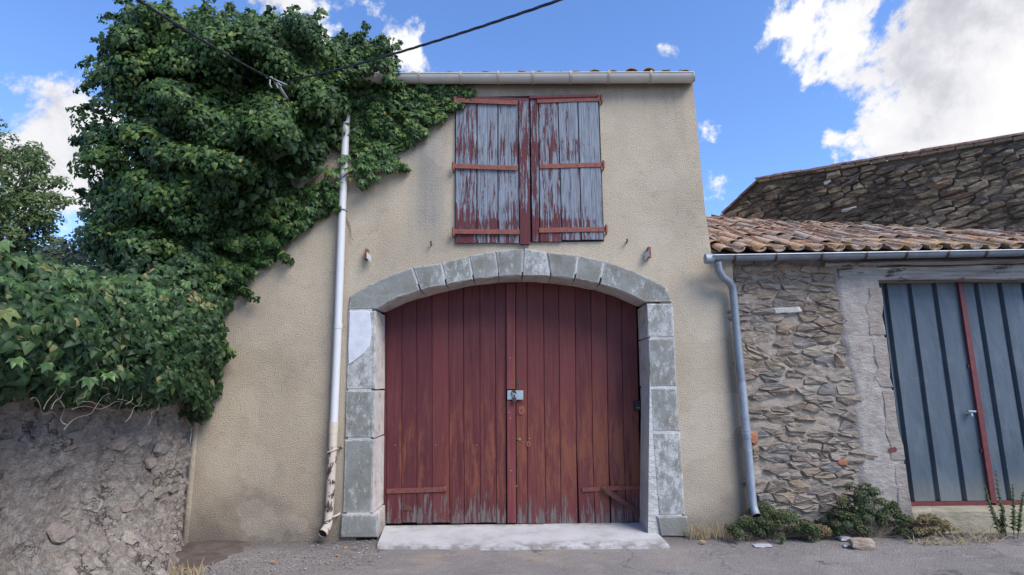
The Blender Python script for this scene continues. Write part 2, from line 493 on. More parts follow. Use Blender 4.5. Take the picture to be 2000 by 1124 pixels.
@material('blue_sheet_metal')
def _(t):
    p = t.pos()
    z = t.xyz(p)[2]
    n = t.noise(t.scaled(p, (12, 12, .7)), 1, 6, .6)
    c = t.ramp(n, [(.3, (.054, .073, .093)), (.7, (.084, .106, .128))])
    b = t.m('ADD', z, t.m('MULTIPLY', n, .35))
    c = t.mix(t.m('MULTIPLY', t.ss(b, .78, .42), .65), c, (.20, .19, .14))
    c = t.mix(t.m('MULTIPLY', t.ss(t.noise(t.scaled(p, (3, 3, 1)), 1.5, 6, .7), .48, .66), .4), c, (.15, .17, .185))
    c = t.mix(t.m('MULTIPLY', t.rand(), .25), c, (.055, .075, .10))
    sc = t.ss(t.noise(t.scaled(p, (22, 22, 9)), 1, 4, .6), .73, .76)
    c = t.mix(t.m('MULTIPLY', sc, .5), c, (.33, .36, .40))
    t.out(c, .5, .1, t.bump(t.noise(t.scaled(p, (2, 2, .8)), 3, 4, .5), .35, .05), .4)


@material('weathered_beam')
def _(t):
    p = t.pos()
    g = t.noise(t.scaled(p, (1.4, 10, 26)), 1, 7, .68)
    c = t.ramp(g, [(.3, (.085, .07, .058)), (.45, (.24, .215, .19)), (.7, (.42, .40, .38))])
    c = t.mix(t.ss(t.noise(t.scaled(p, (1, 3, 3)), 2.2, 6, .7), .56, .63), c, (.07, .055, .045))
    t.out(c, .9, 0, t.bump(g, .9, .03), .15)


@material('clay_tile')
def _(t):
    p = t.pos()
    r = t.rand()
    o = t.objco()
    c = t.ramp(r, [(0, (.33, .175, .105)), (.2, (.42, .25, .155)), (.4, (.29, .21, .155)), (.6, (.43, .28, .185)), (.8, (.29, .24, .20)), (1, (.38, .20, .12))])
    n = t.noise(p, 14, 7, .72)
    c = t.mix(t.m('MULTIPLY', t.ss(n, .48, .60), .75), c, (.42, .385, .335))
    n2 = t.noise(t.vadd(p, (4, 8, 1)), 8, 7, .72)
    edge = t.ss(t.xyz(p)[1], .75, -.12)                      # lichen likes the damp eave
    c = t.mix(t.m('MULTIPLY', t.ss(t.m('ADD', n2, t.m('MULTIPLY', edge, .11)), .60, .68), .8), c, (.44, .25, .075))
    n3 = t.noise(t.vadd(p, (1, 5, 7)), 20, 6, .75)
    c = t.mix(t.m('MULTIPLY', t.ss(n3, .55, .64), .75), c, (.075, .062, .055))
    c = t.mix(t.m('MULTIPLY', t.ss(n3, .42, .33), .7), c, (.62, .575, .50))
    t.out(c, .92, 0, t.bump(t.m('ADD', n, n3), .6, .012), .15)


@material('old_coping_tile')
def _(t):
    p = t.pos()
    n = t.noise(p, 16, 7, .72)
    c = t.ramp(n, [(.35, (.06, .045, .045)), (.5, (.16, .095, .085)), (.62, (.25, .16, .12)), (.75, (.20, .19, .17))])
    t.out(c, .92, 0, t.bump(n, .6, .012), .15)


@material('asphalt')
def _(t):
    p = t.pos()
    x, y, z = t.xyz(p)
    n = t.noise(p, .9, 7, .68)
    c = t.ramp(n, [(.3, (.23, .20, .182)), (.5, (.31, .272, .25)), (.72, (.38, .34, .31))])
    tan = t.m('MULTIPLY', t.ss(t.noise(t.scaled(p, (1, 1.8, 1)), .8, 5, .6), .47, .6), t.ss(t.m('ABSOLUTE', t.m('ADD', x, .1)), 2.0, .9))
    c = t.mix(t.m('MULTIPLY', tan, .65), c, (.46, .37, .265))
    wob = t.n('ShaderNodeVectorMath', {'operation': 'SCALE'}, i0=t.n('ShaderNodeTexNoise', Vector=p, Scale=4., Detail=5., Roughness=.7).outputs['Color'], Scale=.4).outputs[0]
    cr = t.n('ShaderNodeTexVoronoi', {'feature': 'DISTANCE_TO_EDGE'}, Vector=t.n('ShaderNodeVectorMath', {'operation': 'ADD'}, i0=p, i1=wob).outputs[0], Scale=1.3).outputs['Distance']
    crack = t.m('MULTIPLY', t.ss(cr, .016, .003), t.ss(t.noise(p, 1.3, 3, .5), .50, .60))
    blot = t.ss(t.noise(t.scaled(t.vadd(p, (1, 4, 0)), (1, 2, 1)), 2.6, 8, .75), .52, .60)
    c = t.mix(t.m('MULTIPLY', blot, .45), c, (.42, .38, .345))
    c = t.mix(t.m('MULTIPLY', crack, .6), c, (.06, .052, .05))
    ag = t.voro(p, 95)
    c = t.mix(t.m('MULTIPLY', t.ss(ag, .40, .15), .5), c, (.50, .46, .43))
    f = t.noise(p, 120, 4, .7)
    c = t.mix(t.m('MULTIPLY', t.ss(f, .52, .36), .55), c, (.08, .07, .07))
    st = t.ss(t.noise(t.vadd(p, (5, 1, 0)), 2.4, 6, .7), .60, .68)
    c = t.mix(t.m('MULTIPLY', st, .6), c, (.09, .08, .076))
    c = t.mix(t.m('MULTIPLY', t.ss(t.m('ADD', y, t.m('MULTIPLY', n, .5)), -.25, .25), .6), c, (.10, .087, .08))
    h = t.m('ADD', t.m('MULTIPLY', ag, -.6), t.m('ADD', f, t.noise(p, 28, 5, .65)))
    t.out(c, .92, 0, t.bump(h, 1.0, .016), .2)


@material('gravel')
def _(t):
    p = t.pos()
    at = t.n('ShaderNodeAttribute', {'attribute_name': 'tint'}).outputs['Fac']
    c = t.ramp(at, [(0, (.10, .088, .085)), (.5, (.21, .19, .185)), (.9, (.34, .315, .30)), (1, (.5, .47, .45))])
    t.out(c, .9, 0, t.bump(t.noise(p, 90, 4, .6), .4, .004), .2)


def leaf_mat(name, stops, rough=.52, trans=.14, spec=.28):
    @material(name)
    def _(t):
        at = t.n('ShaderNodeAttribute', {'attribute_name': 'tint'}).outputs['Fac']
        c = t.ramp(at, stops)
        n = t.noise(t.pos(), 35, 3, .6)
        c = t.mix(t.m('MULTIPLY', n, .3), c, (.022, .045, .014))
        t.out(c, rough, 0, None, spec, trans)


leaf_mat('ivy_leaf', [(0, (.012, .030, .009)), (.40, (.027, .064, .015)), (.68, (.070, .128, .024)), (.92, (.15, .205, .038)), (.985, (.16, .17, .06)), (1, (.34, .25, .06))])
leaf_mat('wall_ivy_leaf', [(0, (.009, .023, .008)), (.42, (.019, .046, .014)), (.76, (.044, .084, .023)), (.93, (.13, .17, .05)), (.985, (.21, .20, .09)), (1, (.26, .19, .09))])
leaf_mat('tree_leaf', [(0, (.06, .095, .03)), (.5, (.105, .15, .05)), (1, (.17, .21, .08))], .55, .25)
leaf_mat('far_tree_leaf', [(0, (.06, .085, .055)), (.5, (.10, .13, .085)), (1, (.15, .18, .12))], .6, .25)
leaf_mat('shrub_leaf', [(0, (.025, .042, .016)), (.5, (.055, .075, .026)), (.85, (.10, .105, .035)), (1, (.17, .13, .05))], .6, .15)
leaf_mat('dry_leaf', [(0, (.10, .065, .035)), (.5, (.17, .12, .06)), (1, (.27, .2, .1))], .8, .1)


@material('creeper_leaf')
def _(t):
    r = t.rand()
    c = t.ramp(r, [(0, (.028, .075, .018)), (.6, (.060, .125, .03)), (.93, (.10, .175, .045)), (1, (.30, .24, .06))])
    n = t.noise(t.pos(), 30, 3, .6)
    c = t.mix(t.m('MULTIPLY', n, .35), c, (.035, .07, .02))
    t.out(c, .42, 0, None, .4, .2)


# ------------------------------------------------------------------ object helpers
def world_loc(o):
    v = Vector((0, 0, 0))
    while o is not None:
        v = v + Vector(o.location)
        o = o.parent
    return v


def tag(o, label=None, cat=None, group=None, kind=None):
    for k, v in (('label', label), ('category', cat), ('group', group), ('kind', kind)):
        if v:
            o[k] = v
    return o


def thing(name, loc, label, cat, group=None):
    o = bpy.data.objects.new(name, None)
    o.empty_display_size = .1
    o.location = loc
    C.objects.link(o)
    return tag(o, label, cat, group)


def link_mesh(name, me, parent=None, loc=None):
    o = bpy.data.objects.new(name, me)
    if parent is not None:
        o.parent = parent
    if loc is not None:
        o.location = Vector(loc) - world_loc(parent)
    C.objects.link(o)
    return o


class MB:
    """collects shapes in world coordinates and links them as one mesh object"""

    def __init__(s):
        s.v, s.f, s.mi = [], [], []

    def add(s, verts, faces, mi=0):
        b = len(s.v)
        s.v += [tuple(q) for q in verts]
        s.f += [tuple(i + b for i in f) for f in faces]
        s.mi += [mi] * len(faces)

    def box(s, a, b, mi=0):
        x0, y0, z0 = a
        x1, y1, z1 = b
        s.add([(x0, y0, z0), (x1, y0, z0), (x1, y1, z0), (x0, y1, z0), (x0, y0, z1), (x1, y0, z1), (x1, y1, z1), (x0, y1, z1)],
              [(0, 3, 2, 1), (4, 5, 6, 7), (0, 1, 5, 4), (1, 2, 6, 5), (2, 3, 7, 6), (3, 0, 4, 7)], mi)

    def prism(s, front, back, bevel=0.0, mi_front=0, mi_side=0, proud=None):
        """closed solid between two polygons with equal vertex counts, front edge chamfered by bevel"""
        n = len(front)
        front = [Vector(q) for q in front]
        back = [Vector(q) for q in back]
        fw = sum((a - b for a, b in zip(front, back)), Vector()) / n
        fw.normalize()
        if bevel > 0:
            cen = sum(front, Vector()) / n
            inner = []
            for i in range(n):
                e1 = (front[i] - front[i - 1]); e2 = (front[(i + 1) % n] - front[i])
                e1 = e1.normalized() if e1.length > 1e-6 else e2.normalized()
                e2 = e2.normalized() if e2.length > 1e-6 else e1
                n1, n2 = fw.cross(e1), fw.cross(e2)
                d = (n1 + n2)
                d = d.normalized() if d.length > 1e-4 else (cen - front[i]).normalized()
                if d.dot(cen - front[i]) < 0:
                    d = -d
                inner.append(front[i] + d * bevel)
            mid = [q - fw * bevel * .8 for q in front]
            b = len(s.v)
            s.v += [tuple(q) for q in inner + mid + back]
            fs = [tuple(range(n))]
            mis = [mi_front]
            for i in range(n):
                j = (i + 1) % n
                fs.append((i, i + n, j + n, j)); mis.append(mi_front)
                fs.append((i + n, i + 2 * n, j + 2 * n, j + n)); mis.append(mi_side)
            fs.append(tuple(range(3 * n - 1, 2 * n - 1, -1))); mis.append(mi_side)
        else:
            b = len(s.v)
            s.v += [tuple(q) for q in front + back]
            fs = [tuple(range(n))]
            mis = [mi_front]
            for i in range(n):
                j = (i + 1) % n
                fs.append((i, i + n, j + n, j)); mis.append(mi_side)
            fs.append(tuple(range(2 * n - 1, n - 1, -1))); mis.append(mi_side)
        s.f += [tuple(i + b for i in f) for f in fs]
        s.mi += mis

    def bar(s, a, b, wid, dep, up=(0, 0, 1), bevel=.002, mi=0):
        a, b = Vector(a), Vector(b)
        ax = (b - a).normalized()
        u = Vector(up)
        u = (u - ax * u.dot(ax)).normalized()
        n = ax.cross(u)
        if n.y > 0:
            n = -n
        f = [a - u * wid / 2 + n * dep / 2, b - u * wid / 2 + n * dep / 2, b + u * wid / 2 + n * dep / 2, a + u * wid / 2 + n * dep / 2]
        s.prism(f, [q - n * dep for q in f], bevel, mi, mi)

    def tube(s, pts, r, sides=10, cap=True, mi=0):
        pts = [Vector(q) for q in pts]
        n = len(pts)
        rad = r if isinstance(r, (list, tuple)) else [r] * n
        T = [(pts[min(i + 1, n - 1)] - pts[max(i - 1, 0)]).normalized() for i in range(n)]
        u = T[0].orthogonal().normalized()
        b = len(s.v)
        for i in range(n):
            u = (u - T[i] * u.dot(T[i])).normalized()
            w_ = T[i].cross(u)
            for k in range(sides):
                a = 2 * math.pi * k / sides
                s.v.append(tuple(pts[i] + (u * math.cos(a) + w_ * math.sin(a)) * rad[i]))
        fs = []
        for i in range(n - 1):
            for k in range(sides):
                k2 = (k + 1) % sides
                fs.append((b + i * sides + k, b + i * sides + k2, b + (i + 1) * sides + k2, b + (i + 1) * sides + k))
        if cap:
            fs.append(tuple(b + k for k in range(sides - 1, -1, -1)))
            fs.append(tuple(b + (n - 1) * sides + k for k in range(sides)))
        s.f += fs
        s.mi += [mi] * len(fs)

    def ball(s, c, r, mi=0, seg=8, rings=5, sc=(1, 1, 1)):
        c = Vector(c)
        vs, fs = [], []
        for i in range(rings + 1):
            th = math.pi * i / rings
            for k in range(seg):
                a = 2 * math.pi * k / seg
                vs.append(c + Vector((math.sin(th) * math.cos(a) * sc[0], math.sin(th) * math.sin(a) * sc[1], math.cos(th) * sc[2])) * r)
        for i in range(rings):
            for k in range(seg):
                k2 = (k + 1) % seg
                fs.append((i * seg + k, (i + 1) * seg + k, (i + 1) * seg + k2, i * seg + k2))
        s.add(vs, fs, mi)

    def build(s, name, mat, parent=None, smooth=False, origin=None, recalc=True):
        base = world_loc(parent) if parent is not None else Vector((0, 0, 0))
        if parent is None and origin is not None:
            base = Vector(origin)
        me = bpy.data.meshes.new(name)
        me.from_pydata([(x - base.x, y - base.y, z - base.z) for x, y, z in s.v], [], s.f)
        mats = mat if isinstance(mat, (list, tuple)) else [mat]
        for m in mats:
            me.materials.append(MATS[m])
        me.polygons.foreach_set('material_index', s.mi)
        if smooth:
            me.polygons.foreach_set('use_smooth', [True] * len(s.f))
            try:
                me.set_sharp_from_angle(angle=R(40))
            except Exception:
                pass
        me.update()
        if recalc:
            import bmesh
            bm = bmesh.new()
            bm.from_mesh(me)
            bmesh.ops.recalc_face_normals(bm, faces=bm.faces)
            bm.to_mesh(me)
            bm.free()
        o = link_mesh(name, me, parent)
        if parent is None:
            o.location = base
        return o


def grid_mesh(name, mat, parent, fn, nu, nv, smooth=True):
    vs = [fn(i / nu, j / nv) for j in range(nv + 1) for i in range(nu + 1)]
    fs = [(j * (nu + 1) + i, j * (nu + 1) + i + 1, (j + 1) * (nu + 1) + i + 1, (j + 1) * (nu + 1) + i) for j in range(nv) for i in range(nu)]
    m = MB()
    m.add(vs, fs)
    return m.build(name, mat, parent, smooth, recalc=False)


def fbm(v, oct=4):
    return noise.fractal(Vector(v), 1.0, 2.1, oct)


# ---------------- rubble masonry: cells of a stretched Voronoi diagram, one mesh per stone
def clip(poly, mx, my, nx, ny):
    out = []
    n = len(poly)
    for i in range(n):
        a, b = poly[i], poly[(i + 1) % n]
        da = (a[0] - mx) * nx + (a[1] - my) * ny
        db = (b[0] - mx) * nx + (b[1] - my) * ny
        if da <= 0:
            out.append(a)
        if (da < 0 < db) or (db < 0 < da):
            k = da / (da - db)
            out.append((a[0] + (b[0] - a[0]) * k, a[1] + (b[1] - a[1]) * k))
    return out


def cells(seeds, aniso):
    S = [(x / aniso, y) for x, y in seeds]
    res = []
    for i, (x, y) in enumerate(S):
        near = sorted(range(len(S)), key=lambda j: (S[j][0] - x) ** 2 + (S[j][1] - y) ** 2)[1:22]
        rr = 1.0
        poly = [(x - rr, y - rr), (x + rr, y - rr), (x + rr, y + rr), (x - rr, y + rr)]
        for j in near:
            qx, qy = S[j]
            poly = clip(poly, (x + qx) / 2, (y + qy) / 2, qx - x, qy - y)
            if len(poly) < 3:
                break
        res.append([(px * aniso, py) for px, py in poly])
    return res


def coursed_seeds(u0, u1, v0, v1, hmin, hmax, wmin, wmax, rnd):
    s = []
    v = v0
    while v < v1:
        h = rnd.uniform(hmin, hmax)
        u = u0 - rnd.uniform(0, wmax)
        while u < u1 + wmin:
            wd = rnd.uniform(wmin, wmax) * (1.7 if rnd.random() < .18 else 1)
            s.append((u + wd / 2 + rnd.uniform(-.02, .02), v + h / 2 + rnd.uniform(-.24, .24) * h))
            u += wd
        v += h
    return s


def stone_from_poly(poly, mapf, parent, mat, rnd, gap=.010, proud=.022, name='stone', rough=.012):
    n = len(poly)
    cx = sum(q[0] for q in poly) / n
    cy = sum(q[1] for q in poly) / n
    w_ = max(q[0] for q in poly) - min(q[0] for q in poly)
    h_ = max(q[1] for q in poly) - min(q[1] for q in poly)
    if w_ < .03 or h_ < .02:
        return None
    # contour with cut corners and uneven edges, about nine points
    pts = []
    for i in range(n):
        a, b = poly[i], poly[(i + 1) % n]
        L = math.hypot(b[0] - a[0], b[1] - a[1])
        k1, k2 = (.11, .89)
        pts.append((a[0] + (b[0] - a[0]) * k1, a[1] + (b[1] - a[1]) * k1))
        if L > .09:
            if L > .18:
                pts.append(((a[0] + b[0]) / 2 + rnd.uniform(-.01, .01), (a[1] + b[1]) / 2 + rnd.uniform(-.008, .008)))
            pts.append((a[0] + (b[0] - a[0]) * k2, a[1] + (b[1] - a[1]) * k2))
    pts = [(cx + (q[0] - cx) * (1 - 2 * gap / w_) + rnd.uniform(-.006, .006), cy + (q[1] - cy) * (1 - 2 * gap / h_) + rnd.uniform(-.006, .006)) for q in pts]
    n = len(pts)
    hgt = proud * rnd.uniform(.35, 1.25)
    tu, tv = rnd.uniform(-.05, .05), rnd.uniform(-.10, .14)
    def H(q, base):
        return base + (q[0] - cx) * tu + (q[1] - cy) * tv
    m = MB()
    vs = [mapf(q[0], q[1], -.02) for q in pts]
    vs += [mapf(cx + (q[0] - cx) * .97, cy + (q[1] - cy) * .96, H(q, hgt * .72) + rnd.uniform(-1, 1) * rough * .3) for q in pts]
    vs += [mapf(cx + (q[0] - cx) * rnd.uniform(.70, .9), cy + (q[1] - cy) * rnd.uniform(.66, .88), H(q, hgt) + rnd.uniform(-1, 1) * rough * .6) for q in pts]
    vs += [mapf(cx, cy, hgt + rnd.uniform(-.6, 1) * rough)]
    fs = []
    for i in range(n):
        j = (i + 1) % n
        fs += [(i, j, n + j, n + i), (n + i, n + j, 2 * n + j, 2 * n + i), (2 * n + i, 2 * n + j, 3 * n)]
    m.add(vs, fs)
    return m.build(name, mat, parent)


def inside(poly, x, y):
    c = False
    n = len(poly)
    for i in range(n):
        x1, y1 = poly[i]
        x2, y2 = poly[i - 1]
        if (y1 > y) != (y2 > y) and x < (x2 - x1) * (y - y1) / (y2 - y1) + x1:
            c = not c
    return c


# ================================================================== THE GROUND
def road_fn(u, v):
    x = -60 + 120 * u
    y = -60 + 120 * v
    return (x, y, 0)
# one sheet to the horizon, finely cut where the street is seen
xs = [-600, -200, -60, -20, -9, -6] + [-5 + .25 * i for i in range(53)] + [9, 12, 20, 60, 200, 600]
ys = [-600, -200, -60, -20, -9, -6, -5, -4, -3] + [-2.5 + .12 * i for i in range(24)] + [.6, 2, 6, 20, 60, 200, 600]
m = MB()
vs = []
for yy in ys:
    for xx in xs:
        zz = 0
        if -5 < xx < 8 and -2.6 < yy < .4:
            zz = .012 * fbm((xx * .9, yy * .9, 3.3)) + .006 * fbm((xx * 4, yy * 4, 1.3)) - .008
            if yy > -.5:
                zz += .03 * max(0, min(1, (xx - 2.2) / .8)) * (yy + .5)
        vs.append((xx, yy, zz))
nx = len(xs)
m.add(vs, [(j * nx + i, j * nx + i + 1, (j + 1) * nx + i + 1, (j + 1) * nx + i) for j in range(len(ys) - 1) for i in range(nx - 1)])
road = m.build('road', 'asphalt', None, True, recalc=False)
tag(road, 'worn grey asphalt lane running past the wooden barn doors', 'road', None, 'structure')

# ================================================================== MAIN BUILDING
XL = -3.43
bld = thing('barn_building', (0, 0, 0), 'beige roughcast barn with large arched red double doors and peeling loft shutters', 'building')

# measured curves of the arched surround (photo pixels)
OUT = np.array([(680, 605), (682, 579), (734, 548), (805, 523), (862, 514), (916, 500), (967, 491), (1023, 485), (1069, 493), (1129, 499), (1180, 510), (1232, 526.5), (1268, 543), (1303, 563), (1313, 591)], float)
INN = np.array([(733, 606), (768, 585), (822, 567), (868, 557), (925, 545.5), (976, 540), (1022, 538.5), (1075, 539.5), (1123, 545), (1172, 555), (1217, 570), (1263, 592)], float)
REA = np.array([(752, 612), (799, 590), (868, 571), (925, 558.5), (982, 553), (1038, 552), (1066, 554), (1117, 560), (1166, 569), (1202, 581), (1244, 600)], float)
YD = 0.42           # plane of the doors


def arc(tab, xa, xb, Y, k=5):
    pts = [xa + (xb - xa) * i / (k - 1) for i in range(k)]
    return [P(x, float(np.interp(x, tab[:, 0], tab[:, 1])), Y) for x in pts]


# ---- wall with the door opening left out
rightX = P(1448, 800).x
outline = [Vector((XL, 0, -.15)), Vector((P(1465, 1045).x, 0, -.15)), P(1462, 1000), P(1450, 800), P(1436, 600), P(1431, 530), Vector((P(1431, 530).x, 0, 2.97)), Vector((P(1390, 500).x, 0, 2.97)),
           P(1377, 410), P(1365, 280), P(1354, 172), Vector((P(1352, 150).x, 0, 5.22)), Vector((XL, 0, 5.22))]
hole = [P(700, 600)] + [P(x, (np.interp(x, OUT[:, 0], OUT[:, 1]) + np.interp(x, INN[:, 0], INN[:, 1])) / 2) for x in range(735, 1290, 30)] + [P(1290, 592)]
hole = [Vector((P(695, 1040).x, 0, -.12))] + hole + [Vector((P(1312, 1040).x, 0, -.12))]
m = MB()
loops = [outline, hole]
flatv = outline + hole
tris = tessellate_polygon([[Vector((q.x, q.z, 0)) for q in l] for l in loops])
m.add(flatv, tris)
n = len(outline)
m.add(outline + [q + Vector((0, 7.0, 0)) for q in outline], [(i, (i + 1) % n, (i + 1) % n + n, i + n) for i in range(n)])
n = len(hole)
m.add(hole + [q + Vector((0, .5, 0)) for q in hole], [(i, (i + 1) % n, (i + 1) % n + n, i + n) for i in range(n)])
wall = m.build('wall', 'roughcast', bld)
# rounded render quoin at the garden side
m = MB()
m.tube([(XL + .005, .01, -.1), (XL + .01, .012, 1.4), (XL + .005, .012, 3.5)], .035, 10)
m.build('corner_bead', 'roughcast', bld, True)

# ---- dressed stone surround
m = MB()
bk = [P(x, np.interp(x, OUT[:, 0], OUT[:, 1]) + 6, .05) for x in range(690, 1306, 22)]
ft = [P(x, np.interp(np.clip(735 + (x - 690) * (525 / 615.), 735, 1262), INN[:, 0], INN[:, 1]) - 5, .05) for x in range(690, 1306, 22)]
for i in range(len(bk) - 1):
    f = [bk[i], bk[i + 1], ft[i + 1], ft[i]]
    m.prism([q + Vector((0, -.0665, 0)) for q in f], [q + Vector((0, .33, 0)) for q in f])
for (xa, xb) in ((683, 727), (1270, 1314)):
    f = [P(xa - 5, 1045), P(xb - (3 if xa < 1000 else -18), 1045), P(xb, 600), P(xa, 600)]
    m.prism([q + Vector((0, -.017, 0)) for q in f], [q + Vector((0, .38, 0)) for q in f])
sur = m.build('stone_surround', 'joint_lime', bld)

FY = -.022
J = [(735, 806, 821), (806, 862.5, 871), (862.5, 916, 925), (916, 967.5, 974), (967.5, 1023, 1020), (1023, 1068, 1076), (1068, 1129, 1123), (1129, 1180.5, 1171.5)]


def voussoir(oa, ob, ia, ib, extra_out=None, proud=FY):
    g = 1.3
    o = arc(OUT, oa + g, ob - g, proud)
    i_ = arc(INN, ib - g, ia + g, proud)
    # the soffit edge at the doors, matched along the curve
    fa, fb = (ib - 733) / 530., (ia - 733) / 530.
    r_ = arc(REA, 752 + fa * 492, 752 + fb * 492, YD + .02)
    if oa < 690:
        o = [P(681, 604.5, proud)] + o
    if ob > 1300:
        o = o + [P(1312.5, 590.5, proud)]
    ob_ = [q + Vector((0, YD + .02 - proud, 0)) for q in o]
    mm = MB()
    mm.prism(o + i_, ob_ + r_, .012, 0, 1)
    # soften the arrises by tiny irregularity
    mm.v = [(x + random.uniform(-.003, .003), y + random.uniform(-.003, .003), z + random.uniform(-.003, .003)) for x, y, z in mm.v]
    return mm.build('stone', ['painted_stone', 'limewash'], sur)


# left springer, voussoirs, right springer
outs = [806, 862.5, 916, 967.5, 1023, 1068, 1129, 1180.5]
inns = [821, 871, 925, 974, 1020, 1076, 1123, 1171.5]
voussoir(682, outs[0], 735, inns[0])
for i in range(7):
    voussoir(outs[i], outs[i + 1], inns[i], inns[i + 1], proud=FY - random.uniform(0, .012))
voussoir(outs[7], 1304, inns[7], 1261)


def jamb(fl, fr, rear_l, rear_r, y0, y1, left, grow=0):
    """one jamb block between two heights; fl/fr give its front edges at both ends, rear_* the inner arris at the doors"""
    g = 1.5
    (xa0, xb0), (xa1, xb1) = fl, fr
    f = [P(xa1, y1 - g, FY - grow), P(xb1, y1 - g, FY - grow), P(xb0, y0 + g, FY - grow), P(xa0, y0 + g, FY - grow)]
    zt, zb = f[3].z, f[0].z
    b = []
    for q in f:
        b.append(Vector((q.x, YD + .02, q.z)))
    rx0, rx1 = rear_l, rear_r
    if left:
        b[1].x = P(rx1, y1, YD).x
        b[2].x = P(rx0, y0, YD).x
    else:
        b[0].x = P(rx1, y1, YD).x
        b[3].x = P(rx0, y0, YD).x
    mm = MB()
    mm.prism(f, b, .016, 0, 1)
    mm.v = [(x + random.uniform(-.004, .004), y + random.uniform(-.003, .003), z + random.uniform(-.003, .003)) for x, y, z in mm.v]
    return mm.build('stone', ['painted_stone', 'limewash'], sur)


jamb((680, 733), (676, 732), 752, 751, 606, 762, True)
jamb((676, 732), (673, 730), 751, 750, 762, 857, True)
jamb((673, 730), (669, 727), 750, 749, 857, 1004, True)
jamb((667, 735), (664, 738), 751, 752, 1004, 1052, True, .02)
jamb((1263, 1313), (1266, 1317), 1245, 1247, 592, 660, False)
jamb((1266, 1317), (1270, 1322), 1247, 1251, 660, 757, False)
jamb((1270, 1322), (1275, 1328), 1251, 1255, 757, 844, False)
jamb((1275, 1328), (1286, 1338), 1255, 1261, 844, 1008, False)
jamb((1284, 1343), (1291, 1347), 1260, 1265, 1008, 1050, False, .02)
# bare plaster skin over the upper left jamb block
sk = [(683, 609), (706, 607), (722, 610), (724, 628), (725, 655), (722, 676), (712, 690), (700, 699), (688, 708), (681, 712), (680, 680), (682, 640)]
m = MB()
m.prism([P(x, y, FY - .009) for x, y in sk], [P(x, y, FY + .004) for x, y in sk], .004)
m.build('plaster_skin', 'white_patch', sur)

# ---- threshold
m = MB()
fr = [G(736, 1071), G(1000, 1072.5), G(1308, 1070)]
top = [P(752, 1024, YD), P(1000, 1024, YD), P(1262, 1024, YD)]
ns = 24
rows = []
for k in range(9):
    kk = k / 8
    row = []
    for i in range(ns + 1):
        u = i / ns
        a = fr[0].lerp(fr[1], u * 2) if u < .5 else fr[1].lerp(fr[2], u * 2 - 1)
        b = top[0].lerp(top[2], u)
        jit = .02 * fbm((u * 9, 3, 1)) * (1 - kk)
        q = a.lerp(b, kk)
        z = .014 + .004 * kk + .004 * fbm((q.x * 3, q.y * 3, 7)) + .012 * math.sqrt(min(1, kk * 6))
        row.append(Vector((q.x, q.y + jit - (.05 if k == 0 else 0) * 0, z)))
    rows.append(row)
rows = [[Vector((q.x, q.y - .004, -.03)) for q in rows[0]]] + rows
vs = [q for r_ in rows for q in r_]
m.add(vs, [(j * (ns + 1) + i, j * (ns + 1) + i + 1, (j + 1) * (ns + 1) + i + 1, (j + 1) * (ns + 1) + i) for j in range(len(rows) - 1) for i in range(ns)])
for side in (0, ns):
    for j in range(1, len(rows) - 1):
        a, b = rows[j][side], rows[j + 1][side]
        m.add([a, b, (b.x, b.y, -.03), (a.x, a.y, -.03)], [(0, 1, 2, 3)])
m.build('threshold', 'threshold_concrete', bld, True)

# ---- the two door leaves
topd = lambda x: float(np.interp(x, REA[:, 0], REA[:, 1])) - 5


def door_leaf(joints_top, joints_bot, split_bottom):
    m = MB()
    a0, a1 = joints_top[0], joints_top[-1]
    xs_ = np.linspace(a0 + 2, a1 - 2, 12)
    f = [P(joints_bot[-1] - 2, 1022, YD + .028), P(joints_bot[0] + 2, 1022, YD + .028)] + [P(x, topd(x) + 1, YD + .028) for x in xs_]
    m.prism(f, [q + Vector((0, .03, 0)) for q in f])
    leaf = m.build('door_leaf', 'void_dark', bld)
    for i in range(len(joints_top) - 1):
        xa, xb, ya, yb = joints_top[i] + .4, joints_top[i + 1] - .4, joints_bot[i] + .4, joints_bot[i + 1] - .4
        off = random.uniform(-.004, .004)
        bot = 1023 - random.choice([0, 0, 1, 2])
        f = [P(ya + split_bottom.get(i, 0), bot, YD - .002 + off), P(yb, bot, YD - .002 + off)]
        lo = [P(yb * .45 + xb * .55, 850, YD - .002 + off), P(xb, topd(xb), YD - .002 + off), P((xa + xb) / 2, topd((xa + xb) / 2), YD - .002 + off), P(xa, topd(xa), YD - .002 + off), P(ya * .45 + xa * .55, 850, YD - .002 + off)]
        f = f + lo
        m = MB()
        m.prism(f, [q + Vector((0, .026, 0)) for q in f], .004)
        m.build('plank', 'red_door_paint', leaf)
    return leaf


LT = [750, 755.5, 785, 814, 843.6, 876, 905, 937, 966.6, 989]
LB = [748, 754, 784, 814, 844, 878, 907, 938, 970, 989]
RT = [1007, 1029, 1061, 1091, 1123, 1153.5, 1184, 1213, 1243]
RB = [1009.5, 1031, 1066.6, 1096.5, 1128, 1162, 1192, 1224, 1256]
leafL = door_leaf(LT, LB, {})
leafR = door_leaf(RT, RB, {4: 3.5, 6: 2.5})
# cover strip of the right leaf, in two lengths
m = MB()
f = [P(989.5, 761, YD - .03), P(1006.5, 761, YD - .03), P(1006.5, 553, YD - .03), P(989, 553, YD - .03)]
m.prism(f, [q + Vector((0, .03, 0)) for q in f], .004)
m.build('cover_strip', 'red_strip_paint', leafR)
m = MB()
f = [P(991, 1022, YD - .03), P(1008.5, 1022, YD - .03), P(1006.5, 783, YD - .03), P(990, 783, YD - .03)]
m.prism(f, [q + Vector((0, .03, 0)) for q in f], .004)
m.build('cover_strip', 'red_strip_paint', leafR)
